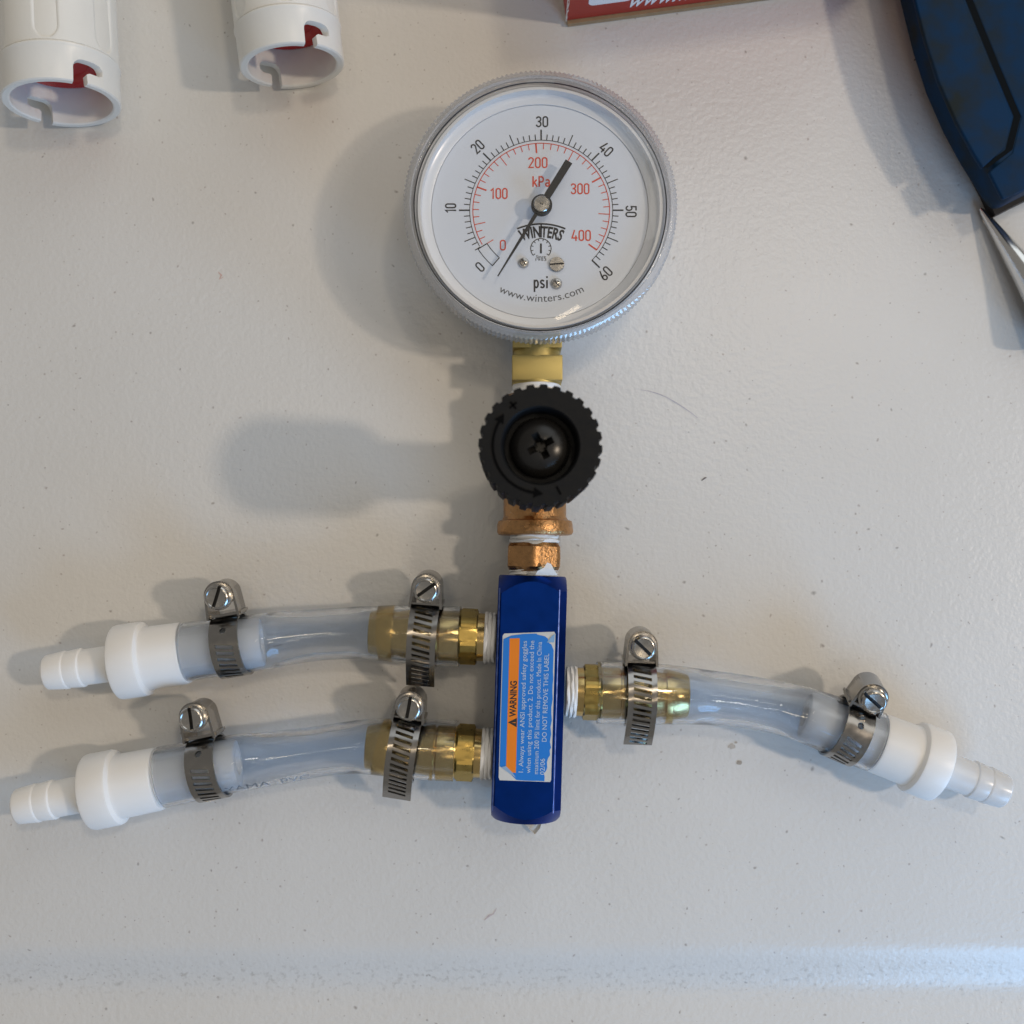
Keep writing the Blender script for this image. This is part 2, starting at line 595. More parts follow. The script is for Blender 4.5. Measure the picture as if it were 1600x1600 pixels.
blot(1143, 1166, 6, 4.5, (0.50, 0.46, 0.41), "brown_spot")
blot(1155, 1192, 4.5, 4, (0.36, 0.32, 0.27), "brown_spot")
blot(1150, 1160, 2.5, 1.8, (0.44, 0.39, 0.33), "brown_spot")
mark([(1096, 751), (1101, 747), (1104, 746)], 1.4, (0.14, 0.13, 0.14), "dark_fleck")
mark([(1428, 94), (1434, 92), (1440, 91)], 2.0, (0.12, 0.10, 0.09), "dark_fleck")

# ------------------------------------------------------------------ the manifold
AX = 0.0115
root = thing("pressure_test_manifold", "round white dial pressure gauge on a blue manifold block with three clear hoses", "pressure gauge",
             P(826, 1088, 0.0))

# ---- blue block
ZT = 0.021
b0, b1 = P(832, 899.5, AX), P(820.5, 1276, AX)
bd = (b1 - b0).normalized()
be = Vector((-bd.y, bd.x, 0))          # to the right in the picture
if be.x < 0:
    be = -be
HW, HH, LEN = 0.00857, 0.0095, (b1 - b0).length
cl, cr = 0.0009, 0.0019                # edge chamfers left and right
sec = [(HW, -HH + cr), (HW, HH - cr), (HW - cr, HH), (-HW + cl, HH), (-HW, HH - cl), (-HW, -HH + cl), (-HW + cl, -HH), (HW - cr, -HH)]


def sec_r(a):
    dx, dy = math.cos(a), math.sin(a)
    best = 1.0
    for i in range(len(sec)):
        (x1, y1), (x2, y2) = sec[i], sec[(i + 1) % len(sec)]
        ex, ey = x2 - x1, y2 - y1
        den = dx * ey - dy * ex
        if abs(den) < 1e-12:
            continue
        t = (x1 * ey - y1 * ex) / den
        s_ = (x1 * dy - y1 * dx) / den
        if t > 0 and -1e-6 <= s_ <= 1 + 1e-6:
            best = min(best, t)
    return best


angs = sorted(set([round(2 * PI * i / 120, 6) for i in range(120)] + [round(math.atan2(y, x) % (2 * PI), 6) for x, y in sec]))
R0, TA = 0.0083, 1.15
V, F = [], []
n = len(angs)
for end in (0, 1):
    rings = []
    for mode in (0, 1):
        for a in angs:
            r = sec_r(a)
            rr = min(R0, r) if mode == 0 else r
            dz = 0.0 if mode == 0 else max(0.0, r - R0) * TA
            t = dz if end == 0 else LEN - dz
            V.append(b0 + bd * t + be * (rr * math.cos(a)) + Vector((0, 0, rr * math.sin(a))))
for i in range(n):
    j = (i + 1) % n
    F.append((i, j, n + j, n + i))
    F.append((n + i, n + j, 3 * n + j, 3 * n + i))
    F.append((3 * n + i, 3 * n + j, 2 * n + j, 2 * n + i))
F.append(tuple(range(n)))
F.append(tuple(range(2 * n, 3 * n)))
block = obj("manifold_block", (V, F), M['blue_anod'], root, sharp=14)

# bare worn edges along the top of the block
for sx, z_, px_w in ((-HW + cl * 0.5, HH - cl * 0.45, 0.00034), (HW - cr, HH, 0.00026)):
    V, F = [], []
    k = 60
    for i in range(k + 1):
        t = 0.0032 + (LEN - 0.0064) * i / k
        wv = px_w * (0.55 + 0.75 * rnd.random())
        for s_ in (-1, 1):
            V.append(b0 + bd * t + be * (sx + s_ * wv * 0.5 - (0.00006 if sx < 0 else 0)) + Vector((0, 0, z_ + 0.00006 + (s_ * wv * 0.5 if sx < 0 else -max(0, s_) * wv * 0.5))))
    F = [(2 * i, 2 * i + 1, 2 * i + 3, 2 * i + 2) for i in range(k)]
    obj("worn_edge", (V, F), mat("bare_edge_blue", (0.16, 0.24, 0.62), 0.3, 0.8, noise=0.5, nscale=900), block, smooth=False)

# warning label
LC = [(785.5, 990), (868, 987), (861, 1222), (779, 1219)]      # TL TR BR BL


def LB(u, v, dz=0.00008):
    t = 1 - v
    xl, yl = LC[0][0] + (LC[3][0] - LC[0][0]) * t, LC[0][1] + (LC[3][1] - LC[0][1]) * t
    xr, yr = LC[1][0] + (LC[2][0] - LC[1][0]) * t, LC[1][1] + (LC[2][1] - LC[1][1]) * t
    return P(xl + (xr - xl) * u, yl + (yr - yl) * u, ZT + dz)


def lab_poly(name, pts, m, dz, parent):
    V = [LB(u, v, dz) for u, v in pts]
    return obj(name, (V, [tuple(range(len(V)))]), m, parent, smooth=False)


def rag(p, q, k, amp):
    out = []
    for i in range(k):
        t = i / k
        out.append((p[0] + (q[0] - p[0]) * t + rnd.uniform(-amp, amp), p[1] + (q[1] - p[1]) * t + rnd.uniform(-amp, amp) * 0.35))
    return out


# printed blue film, worn right edge and torn corners show the white backing below it
label = lab_poly("warning_label", [(0.0, 0.02), (0.02, 0.0), (0.98, 0.0), (1, 0.012), (1, 0.985), (0.975, 1), (0.03, 1), (0, 0.985)], M['paper'], 0.00007, block)
film = [(0.012, 0.095), (0.10, 0.075), (0.22, 0.045), (0.34, 0.006)] + rag((0.36, 0.004), (0.84, 0.004), 5, 0.003) + \
    rag((0.86, 0.004), (0.90, 0.10), 4, 0.02) + rag((0.91, 0.10), (0.985, 0.26), 6, 0.02) + rag((0.965, 0.27), (0.985, 0.92), 14, 0.012) + \
    [(0.93, 0.915), (0.87, 0.93), (0.86, 0.955), (0.80, 0.972), (0.66, 0.985)] + rag((0.64, 0.992), (0.28, 0.992), 4, 0.002) + [(0.16, 0.985), (0.015, 0.962)]
V = [LB(u, v, 0.00012) for u, v in film]
obj("label_film", (V, [tuple(range(len(V)))]), M['sticker'], label, smooth=False)
lab_poly("orange_band", [(0.135, 0.085), (0.20, 0.055), (0.325, 0.054), (0.325, 0.965), (0.135, 0.965)], M['orange'], 0.00016, label)
lab_poly("peeled_flap", [(0.04, 0.088), (0.13, 0.098), (0.26, 0.055), (0.33, 0.02), (0.22, 0.045)], mat("lifted_film", (0.28, 0.42, 0.62), 0.3), 0.0002, label)
lab_poly("peeled_flap", [(0.84, 0.93), (0.98, 0.93), (0.99, 0.985), (0.93, 0.972)], mat("lifted_film_pale", (0.22, 0.42, 0.68), 0.3), 0.0002, label)
lab_poly("warning_triangle", [(0.148, 0.395), (0.315, 0.362), (0.315, 0.425)], M['ink'], 0.0002, label)
lab_poly("warning_triangle", [(0.22, 0.393), (0.29, 0.390), (0.29, 0.397)], M['orange'], 0.00023, label)


def lab_text(s, ub, v0, v1, cap, m, bold=0.0, dz=0.00019):
    V, F = text_flat(s, bold)
    wd = max(v[0] for v in V)
    VV = [LB(ub - v[1] / CAP * cap, v0 + v[0] / wd * (v1 - v0), dz) for v in V]
    return VV, F


obj("warning_lettering", lab_text("WARNING", 0.292, 0.432, 0.676, 0.118, M['ink'], 0.03), M['ink'], label, smooth=False)
obj("label_lettering", join(
    lab_text("1. Always wear ANSI approved safety goggles", 0.462, 0.058, 0.945, 0.088, None),
    lab_text("when using this product. 2. Do not exceed the", 0.602, 0.055, 0.945, 0.088, None),
    lab_text("maximum 200 PSI limit for this product. Made In China", 0.748, 0.05, 0.935, 0.088, None),
    lab_text("02/06", 0.872, 0.047, 0.155, 0.088, None),
    lab_text("DO NOT REMOVE THIS LABEL", 0.89, 0.268, 0.855, 0.088, None)), M['pale_ink'], label, smooth=False)

# scrap of seal tape below the block's end
V = []
for i, (x, y) in enumerate([(816, 1276), (824, 1290), (833, 1298), (841, 1288), (845, 1272)]):
    V += [P(x, y, 0.0004), P(x + 3, y + 6, 0.0016)]
obj("thread_tape", (V, [(2 * i, 2 * i + 1, 2 * i + 3, 2 * i + 2) for i in range(4)]), M['tape'], block)

# ---- pressure gauge
ZD, ZR = 0.0222, 0.0262
GC = P(844.2, 321.4, ZR)
gx, gy = GC.x, GC.y
RR = L(214.3, ZR) * 1.020
KZ = 1.0 / 3.478                       # zoom pixel -> photo pixel


def PD(zx, zy, z=ZD):
    return P(620 + zx * KZ, 90 + zy * KZ, z)


def gl(prof, n=128, shape=None, closed=False, caps=True):
    return lathe(Vector((gx, gy, 0)), Vector((0, 0, 1)), prof, n, shape, caps, closed)


gauge = obj("pressure_gauge", gl([(0.0, 0.010), (0.0, 0.026), (0.0012, 0.0285), (0.003, 0.0295), (0.0205, 0.0297), (0.0212, 0.0300), (0.0220, 0.0303),
                                  (0.0255, 0.0303), (0.0255, 0.0296), (ZD - 0.0003, 0.0294), (ZD - 0.0003, 0.0)], 96, caps=True), M['case'], root)
RD = RR * 594 / 745
dial = obj("dial_face", gl([(ZD - 0.00025, 0.0), (ZD - 0.00025, RD), (ZD, RD), (ZD, 0.0)], 128, caps=False), M['dial'], gauge)
# inner white wall of the case round the dial
cup = [(ZD - 0.0002, RD + 0.00012), (ZD + 0.0002, RD + 0.0002), (ZD + 0.0004, RD + 0.0011), (ZD + 0.0008, RD + 0.0022), (ZD + 0.0015, RD + 0.0032), (ZD + 0.0026, RD + 0.0038),
       (ZD + 0.0026, RD + 0.0042), (ZD - 0.0002, RD + 0.0042)]
obj("case_liner", gl(cup, 128, closed=True), M['case_white'], gauge)
rse = RR * 686 / 745
obj("bezel_seal", gl([(0.0259, rse - 0.00012), (0.0262, rse - 0.00030), (0.0265, rse - 0.00012), (0.0262, rse + 0.00006)], 128, closed=True), M['seal'], gauge)
NT = 176
tooth = lambda a, r, k: r + (0.00042 if int(a / (2 * PI) * NT * 2 + 1e-4) % 2 == 0 else 0.0) if k in (1, 2) else r
ring_prof = [(0.0222, RR - 0.0006), (0.0226, RR - 0.00045), (0.0272, RR - 0.0006), (0.0278, RR - 0.0011), (0.0282, RR - 0.0019), (0.0278, RR - 0.0021), (0.0262, RR - 0.0022), (0.0222, RR - 0.0022)]
obj("bezel_ring", gl(ring_prof, NT * 2, tooth, closed=True), M['knurl_clear'], gauge, sharp=25)
# moulded clear lens: bright outer bead, sloped shoulder, step, flat window
rw = RR * 585 / 745
lens_top = [(0.0272, RR - 0.0019), (0.0285, RR - 0.0020), (0.0290, RR - 0.0024), (0.0290, RR - 0.0030), (0.0287, RR - 0.0034), (0.0288, RR - 0.0040),
            (0.0297, rw + 0.0008), (0.0299, rw + 0.0001), (0.0297, rw - 0.0002), (0.0297, 0.012), (0.0297, 0.0)]
lens_bot = [(0.0283, 0.0), (0.0283, rw - 0.0004), (0.0276, RR - 0.0046), (0.0272, RR - 0.0034), (0.0270, RR - 0.0022)]
obj("lens", gl(lens_top + lens_bot, 160, caps=False, closed=False), M['lens'], gauge, sharp=7)

SD = (PD(101, 100) - PD(1, 100)).length / 100.0     # metres per zoom pixel on the dial
DC = PD(785, 830)
ROT = R(0.7)


def DP(dx, dy, dz=0.00006):
    """dial point from zoom-pixel offsets (x right, y up) about the dial centre"""
    return Vector((DC.x + dx * SD, DC.y + dy * SD, ZD + dz))


def seg(a, r0, r1, wd, dz=0.00006):
    ca, sa = math.cos(a), math.sin(a)
    nx, ny = -sa * wd / 2, ca * wd / 2
    return [DP(ca * r0 + nx, sa * r0 + ny, dz), DP(ca * r1 + nx, sa * r1 + ny, dz), DP(ca * r1 - nx, sa * r1 - ny, dz), DP(ca * r0 - nx, sa * r0 - ny, dz)], [(0, 1, 2, 3)]


def arc(r, a0, a1, wd, cx=0.0, cy=0.0, n=90, dz=0.00006):
    V, F = [], []
    for i in range(n + 1):
        a = a0 + (a1 - a0) * i / n
        for q in (r - wd / 2, r + wd / 2):
            V.append(DP(cx + math.cos(a) * q, cy + math.sin(a) * q, dz))
    return V, [(2 * i, 2 * i + 1, 2 * i + 3, 2 * i + 2) for i in range(n)]


def dtext(s, cx, cy, width, cap, rot=0.0, bold=0.0):
    """text centred on (cx, cy) zoom-pixel offsets from the dial centre"""
    V, F = text_fit(s, width, cap, bold)
    x1 = max(v[0] for v in V)
    ca, sa = math.cos(rot), math.sin(rot)
    out = []
    for x, y in V:
        x, y = x - x1 / 2, y - cap / 2
        out.append(DP(cx + x * ca - y * sa, cy + x * sa + y * ca))
    return out, F


def ell(cx, cy, rx, ry, a0, a1, n=10):
    return [(cx + rx * math.cos(R(a0 + (a1 - a0) * i / n)), cy + ry * math.sin(R(a0 + (a1 - a0) * i / n))) for i in range(n + 1)]


# upright narrow gauge numerals drawn as strokes on a unit cap height
GLYPH = {
    '0': (0.48, [ell(.24, .76, .19, .19, 0, 180) + ell(.24, .24, .19, .19, 180, 360) + [(.43, .76)]]),
    '1': (0.36, [[(.03, .74), (.24, .95), (.24, .0)]]),
    '2': (0.48, [ell(.24, .74, .19, .21, 170, -25) + [(.06, .06), (.47, .06)]]),
    '3': (0.48, [ell(.23, .735, .19, .21, 165, -70) + [(.17, .525)], [(.17, .525)] + ell(.23, .285, .20, .235, 80, -165)]),
    '4': (0.52, [[(.27, 1.0), (.05, .27), (.52, .27)], [(.385, .5), (.385, 0)]]),
    '5': (0.48, [[(.44, .945), (.10, .945), (.08, .52)] + ell(.235, .315, .20, .26, 125, -160)]),
    '6': (0.48, [[(.33, 1.0), (.10, .52)] + ell(.24, .27, .19, .215, 165, 525, 20)]),
    'k': (0.46, [[(.07, 0), (.07, 1)], [(.40, .68), (.09, .32)], [(.19, .42), (.43, 0)]]),
    'P': (0.50, [[(.07, 0), (.07, .945), (.25, .945)] + ell(.25, .70, .20, .245, 90, -90) + [(.07, .455)]]),
    'a': (0.46, [ell(.22, .50, .16, .17, 150, 0) + [(.38, 0)], ell(.22, .21, .16, .155, 20, 320, 14)]),
    'p': (0.46, [[(.07, .68), (.07, -.30)], ell(.225, .34, .165, .285, 150, -150, 14)]),
    's': (0.42, [ell(.20, .50, .145, .13, 20, 240, 8) + ell(.20, .19, .155, .135, 70, -160, 8)]),
    'i': (0.20, [[(.09, 0), (.09, .66)], [(.09, .82), (.09, .96)]]),
}


def ribbon(pts, wd):
    V, F = [], []
    n = len(pts)
    for i in range(n):
        a, b, c = pts[max(0, i - 1)], pts[i], pts[min(n - 1, i + 1)]
        d1 = Vector((b[0] - a[0], b[1] - a[1])) if i > 0 else Vector((c[0] - b[0], c[1] - b[1]))
        d2 = Vector((c[0] - b[0], c[1] - b[1])) if i < n - 1 else d1
        d1.normalize(), d2.normalize()
        m = d1 + d2
        m = m.normalized() if m.length > 1e-6 else d1
        k = 1.0 / max(0.55, m.dot(d1))
        nx, ny = -m.y * wd / 2 * k, m.x * wd / 2 * k
        V += [(b[0] + nx, b[1] + ny), (b[0] - nx, b[1] - ny)]
    return V, [(2 * i, 2 * i + 1, 2 * i + 3, 2 * i + 2) for i in range(n - 1)]


def dnum(text, cx, cy, width, cap, rot=0.0, wt=0.125):
    """gauge numerals centred on (cx, cy), ink width and cap height in zoom pixels"""
    adv = sum(GLYPH[c][0] for c in text) + 0.10 * (len(text) - 1)
    kx = width / adv
    ca, sa = math.cos(rot), math.sin(rot)
    outp, x0, q = [], 0.0, 0
    for c in text:
        for st_ in GLYPH[c][1]:
            pts = [((x0 + x) * kx - width / 2, (y - 0.5) * cap) for x, y in st_]
            V, F = ribbon(pts, wt * cap)
            outp.append(([DP(cx + x * ca - y * sa, cy + x * sa + y * ca, 0.00006 + 0.000004 * (q % 3)) for x, y in V], F))
            q += 1
        x0 += GLYPH[c][0] + 0.10
    return join(*outp)


A = lambda psi: R(225.0 - 4.5 * psi)
parts = [arc(386, A(60), A(3.2), 3.6)]
for p in range(3, 61):
    if p % 10 == 0:
        parts.append(seg(A(p), 386, 444, 8.0))
    elif p % 5 == 0:
        parts.append(seg(A(p), 386, 448, 5.0))
    else:
        parts.append(seg(A(p), 386, 418, 5.0))
parts.append(seg(A(60), 386, 444, 8.0, 0.00008))
# open zero box
for r_ in (344, 401):
    parts.append(arc(r_, A(-0.9), A(2.9), 4.0, n=16))
for p in (-0.9, 2.9):
    parts.append(seg(A(p), 344, 403, 5.0))
parts += [dnum("0", 455 - 785, 830 - 1140, 30, 58, R(43)), dnum("10", 296 - 785, 830 - 818, 50, 60, R(90)),
          dnum("20", 441 - 785, 830 - 480, 62, 60, R(43)), dnum("30", 790 - 785, 830 - 342, 66, 60, 0),
          dnum("40", 1137 - 785, 830 - 495, 66, 60, R(-43)), dnum("50", 1270 - 785, 830 - 836, 62, 60, R(-90)),
          dnum("60", 1130 - 785, 830 - 1175, 64, 60, R(45))]
parts += [dnum("psi", 783 - 785, 830 - 1222, 78, 68, 0, 0.135)]
obj("black_scale_print", join(*parts), M['ink'], dial, smooth=False)

parts = [arc(369, R(-36.3), R(210.5), 4.6)]
for k in range(2, 41):
    p = k * 10 / 6.8948
    if k % 10 == 0:
        parts.append(seg(A(p), 369, 315, 8.5))
    elif k % 5 == 0:
        parts.append(seg(A(p), 369, 309, 4.6))
    elif k > 2:
        parts.append(seg(A(p), 369, 336, 4.6))
    else:
        parts.append(seg(A(p), 369, 305, 4.0))
parts += [dnum("0", 578 - 785, 830 - 1021, 32, 58), dnum("100", 557 - 785, 830 - 738, 92, 60), dnum("200", 767 - 785, 830 - 568, 104, 60),
          dnum("300", 995 - 785, 830 - 712, 100, 60), dnum("400", 1000 - 785, 830 - 968, 104, 60), dnum("kPa", 785 - 785, 830 - 672, 96, 58, 0, 0.14)]
obj("red_scale_print", join(*parts), M['ink_red'], dial, smooth=False)

# maker's arch, lettering, small clock emblem and web address
parts = []
RA = 330.0
ya = 830 - 905                                         # top of the arch
parts.append(arc(RA, R(90 - 23.2), R(90 + 23.2), 9, 0, ya - RA, 30))
V, F = text_fit("WINTERS", 258, 58, 0.03)
VV = []
for x, y in V:
    a = R(90) - (x - 129) / (RA - 14)
    r_ = RA - 72 + y * (1.0 + 0.0) - (8 if False else 0)
    VV.append(DP(math.cos(a) * r_ * 1.02, ya - RA + math.sin(a) * r_))
parts.append((VV, F))
parts.append(seg(R(90), ya - 74, ya - 3, 7))
cx, cy = 783 - 785, 830 - 1040
parts.append(arc(55, R(-42), R(222), 4.5, cx, cy, 40))
for k in range(10):
    a = R(222 - 29.3 * k)
    c_, s_ = math.cos(a), math.sin(a)
    r0, r1 = 42, 55
    nx, ny = -s_ * 2, c_ * 2
    parts.append(([DP(cx + c_ * r0 + nx, cy + s_ * r0 + ny), DP(cx + c_ * r1 + nx, cy + s_ * r1 + ny), DP(cx + c_ * r1 - nx, cy + s_ * r1 - ny), DP(cx + c_ * r0 - nx, cy + s_ * r0 - ny)], [(0, 1, 2, 3)]))
parts.append(([DP(cx - 5, cy - 26), DP(cx + 5, cy - 26), DP(cx + 5, cy + 28), DP(cx - 5, cy + 28)], [(0, 1, 2, 3)]))
parts.append(dtext("Since", cx, cy - 44, 52, 16))
parts.append(dtext("1953", cx, cy - 60, 58, 13))
obj("maker_emblem", join(*parts), M['ink'], dial, smooth=False)
V, F = text_fit("www.winters.com", 462, 40, -0.004)
VV = []
for x, y in V:
    r_ = 500 - y
    a = R(-90) + (x - 231) / 482.0
    VV.append(DP(math.cos(a) * r_, math.sin(a) * r_))
obj("web_address_print", (VV, F), M['ink_grey'], dial, smooth=False)


# dial screws
def small_screw(zx, zy, rz, cross, rot):
    c = PD(zx, zy, ZD + 0.0006)
    r_ = rz * SD
    o = obj("dial_screw", lathe(Vector((c.x, c.y, ZD)), Vector((0, 0, 1)), [(0, r_), (0.0003, r_), (0.00075, r_ * 0.8), (0.0009, r_ * 0.4), (0.00092, 0)], 32, caps=False) if cross else
            lathe(Vector((c.x, c.y, ZD)), Vector((0, 0, 1)), [(0, r_), (0.0006, r_), (0.0008, r_ * 0.93), (0.0008, 0)], 40, caps=False), M['screw'], dial)
    M_ = Matrix.Translation((c.x, c.y, ZD + 0.00085)) @ Matrix.Rotation(rot, 4, 'Z')
    cut = [xf(box((0, 0, 0), r_ * (1.1 if cross else 2.4), r_ * (0.28 if cross else 0.22), 0.0010), M_)]
    if cross:
        cut.append(xf(box((0, 0, 0), r_ * 0.28, r_ * 1.1, 0.00101), M_))
    boolean(o, cut, M['screw'])


def slot_shade_strip(zx, zy, rz, rot):  # thin dark strip on the slot floor, shade put in as colour
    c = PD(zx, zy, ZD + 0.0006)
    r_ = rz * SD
    obj("painted_slot_shade", xf(box((0, 0, 0), r_ * 1.9, r_ * 0.2, 0.0001), Matrix.Translation((c.x, c.y, ZD + 0.00043)) @ Matrix.Rotation(rot, 4, 'Z')), M['slot_shade'], dial, smooth=False)


slot_shade_strip(870, 1122, 40, R(4))
small_screw(690, 1113, 28, True, R(25))
small_screw(870, 1122, 40, False, R(4))
small_screw(868, 1226, 30, True, R(40))

# pointer with hub
ZP = ZD + 0.0036
tip, tail, hub = PD(549, 1189, ZP), PD(935, 567, ZP), PD(787, 803, ZP)


def bar(a, b, wa, wb, z0, z1):
    d = (b - a).normalized()
    nrm = Vector((-d.y, d.x, 0))
    poly = [a + nrm * wa, b + nrm * wb, b - nrm * wb, a - nrm * wa]
    return prism([(p.x, p.y) for p in poly], z0, z1)


hub_r = 57 * SD * 0.985
pv = join(bar(hub, tip, 11 * SD, 3.0 * SD, ZP, ZP + 0.0004), bar(hub, tail, 18.5 * SD, 20.5 * SD, ZP - 0.00002, ZP + 0.00042),
          lathe(Vector((hub.x, hub.y, 0)), Vector((0, 0, 1)), [(ZP - 0.0006, hub_r), (ZP + 0.0006, hub_r), (ZP + 0.0007, hub_r * 0.95)], 48))
obj("pointer", pv, M['pointer'], gauge)
hc = obj("pointer_hub", lathe(Vector((hub.x, hub.y, 0)), Vector((0, 0, 1)), [(ZD, hub_r * 0.5), (ZP + 0.0006, hub_r * 0.5), (ZP + 0.0007, hub_r * 0.78), (ZP + 0.0012, hub_r * 0.78), (ZP + 0.0014, hub_r * 0.7), (ZP + 0.00142, hub_r * 0.14), (ZP + 0.0011, hub_r * 0.05), (ZP + 0.0011, 0)], 48, caps=False), M['screw'], gauge)

# square brass stem of the gauge
sx0, sx1 = 799.5, 879.5
zs = AX + L(36, AX)
hw = L((sx1 - sx0) / 2, zs)


def yb(py, z=zs):
    return P(839, py, z).y


cxs = P(839.5, 570, zs).x
st = []
M1 = box((cxs, (yb(554) + yb(594)) / 2, AX), 2 * hw, abs(yb(554) - yb(594)), 2 * hw * 0.93)
M2 = box((cxs, (yb(520) + yb(543)) / 2, AX), 2 * hw * 0.98, abs(yb(520) - yb(543)), 2 * hw * 0.9)
stem_vf = join(M1, M2, lathe(Vector((cxs, yb(545) + 0.002, AX)), Vector((0, -1, 0)), [(0, hw * 0.93), (0.003, hw * 0.93), (0.010, hw * 0.93), (0.0118, hw * 0.9)], 40),
               lathe(Vector((cxs, yb(594) + 0.0004, AX)), Vector((0, -1, 0)), [(0, hw * 0.98), (0.0009, hw * 0.94), (0.0022, hw * 0.94)], 40))
stem = obj("gauge_stem", stem_vf, M['brass_satin'], gauge)
bevel_mesh(stem.data, 0.00035, 2, 40)
finish(stem.data, M['brass_satin'])


def wrapped(p0, d, length, r, turns, seed):
    """rolls of seal tape: uneven ridged collar"""
    q = random.Random(seed)
    pr, t = [], 0.0
    step = length / turns
    for i in range(turns):
        rr = r * (1 + q.uniform(-0.05, 0.03))
        pr += [(t, rr * 0.94), (t + step * 0.15, rr * 0.99), (t + step * 0.55, rr * 1.0), (t + step * 0.95, rr * 0.97)]
        t += step
    return lathe(p0, d, pr, 40, lambda a, rad, k: rad * (1 + 0.020 * math.sin(a * 3 + k * 1.3 + seed) + 0.014 * math.sin(7 * a + k * 2.7 + seed)))


obj("thread_tape", wrapped(Vector((cxs, yb(595.5), AX)), Vector((0, -1, 0)), L(20, AX), L(41, zs), 2, 1), M['tape'], gauge, sharp=50)

# ---- needle valve with black knob
KT = 0.072
KC = P(844.5, 696, KT)
kr = L(98, KT)
vx = P(836, 830, AX).x
bz = AX


def yv(py):
    return P(836, py, AX + 0.006).y


Lz = lambda px: L(px, AX)
valve = obj("needle_valve", join(
    lathe(Vector((vx, yv(612), bz)), Vector((0, -1, 0)), [(0, Lz(43)), (0.001, Lz(51)), (yv(612) - yv(640), Lz(51)), (yv(612) - yv(642), Lz(49)), (yv(612) - yv(806), Lz(49)), (yv(612) - yv(811), Lz(52)),
                                                          (yv(612) - yv(813), Lz(57)), (yv(612) - yv(818), Lz(59)), (yv(612) - yv(830), Lz(59.5)), (yv(612) - yv(834), Lz(57.5)), (yv(612) - yv(835), Lz(54)), (yv(612) - yv(835.5), Lz(40))],
          56, lambda a, r, k: r * (1 + 0.006 * math.sin(a * 7 + k * 2.1))),
    lathe(Vector((KC.x, KC.y, bz)), Vector((0, 0, 1)), [(0, 0.0082), (0.012, 0.0082), (0.0125, 0.0075), (0.020, 0.0075)], 40)), M['bronze'], root)
obj("bonnet_nut", lathe(Vector((KC.x, KC.y, bz + 0.0195)), Vector((0, 0, 1)), [(0, 0.0078), (0.0008, 0.0088), (0.010, 0.0088), (0.0108, 0.008), (0.0112, 0.0058), (0.021, 0.0056)], 48, hexshape(0.0076)), M['brass_dull'], valve)
obj("valve_spindle", lathe(Vector((KC.x, KC.y, bz + 0.036)), Vector((0, 0, 1)), [(0, 0.0042), (0.010, 0.0042)], 32), M['black_screw'], valve)

KH = 0.021
NTK = 28


def knob_shape(a, r, k):
    if k in (1, 2, 3):
        f = (a / (2 * PI) * NTK) % 1.0
        return r if f < 0.56 else r - 0.00062
    return r


kn = lathe(Vector((KC.x, KC.y, KT - KH)), Vector((0, 0, 1)),
           [(0, kr * 0.80), (0.0004, kr * 0.985), (KH - 0.0006, kr), (KH - 0.00002, kr * 0.985), (KH, kr - 0.0011), (KH, kr * 0.64), (KH - 0.0004, kr * 0.615), (KH - 0.0050, kr * 0.575), (KH - 0.0050, 0.0)],
           NTK * 10, knob_shape)
knob = obj("valve_knob", kn, M['black_plastic'], valve, sharp=28)
# domed cross-head screw inside the knob
rs = kr * 0.50
dome = [(KH - 0.0051, rs * 0.98), (KH - 0.0045, rs)]
for i in range(1, 9):
    t = i / 8 * PI / 2
    dome.append((KH - 0.0045 + 0.0036 * math.sin(t), rs * math.cos(t)))
ks = obj("knob_screw", lathe(Vector((KC.x, KC.y, KT - KH)), Vector((0, 0, 1)), dome, 64), M['black_screw'], valve)
SCEN = P(847, 697, KT - 0.001)
Mx = Matrix.Translation((KC.x + 0.0001, KC.y + 0.0001, KT - 0.0009)) @ Matrix.Rotation(R(27), 4, 'Z')


def taper(w0, w1, l0, l1, h):
    V = [Vector((x * l0, y * w0, h / 2)) for x, y in ((-1, -1), (1, -1), (1, 1), (-1, 1))] + [Vector((x * l1, y * w1, -h / 2)) for x, y in ((-1, -1), (1, -1), (1, 1), (-1, 1))]
    return V, [(0, 1, 2, 3), (7, 6, 5, 4), (0, 4, 5, 1), (1, 5, 6, 2), (2, 6, 7, 3), (3, 7, 4, 0)]


boolean(ks, [xf(taper(0.00115, 0.00040, 0.0052, 0.0010, 0.0064), Mx), xf(taper(0.00115, 0.00040, 0.0052, 0.0010, 0.00641), Mx @ Matrix.Rotation(R(90), 4, 'Z')),
             xf(taper(0.0023, 0.0006, 0.0023, 0.0006, 0.0065), Mx @ Matrix.Rotation(R(45), 4, 'Z'))], M['black_screw'], 40)
# raised arrow, plus and minus on the knob face
kpx = kr / 385.0


def KP(dx, dy, dz):
    return Vector((KC.x + dx * kpx, KC.y + dy * kpx, KT + dz))


def raised(polys, z1=0.00018):
    out = []
    for poly in polys:
        out.append(prism([(KP(x, y, 0).x, KP(x, y, 0).y) for x, y in poly], KT - 0.0001, KT + z1))
    return join(*out)


ar = []
N_ = 30
for i in range(N_):
    a0, a1 = R(150 + (262 - 150) * i / N_), R(150 + (262 - 150) * (i + 1) / N_)
    ar.append([(math.cos(a0) * 286, math.sin(a0) * 286), (math.cos(a0) * 302, math.sin(a0) * 302), (math.cos(a1) * 302, math.sin(a1) * 302), (math.cos(a1) * 286, math.sin(a1) * 286)])


def head(a, sgn):
    c_, s_ = math.cos(a), math.sin(a)
    tx, ty = -s_ * sgn, c_ * sgn
    b_ = (c_ * 294, s_ * 294)
    return [(b_[0] + tx * 58, b_[1] + ty * 58), (b_[0] + c_ * 32, b_[1] + s_ * 32), (b_[0] - c_ * 32, b_[1] - s_ * 32)]


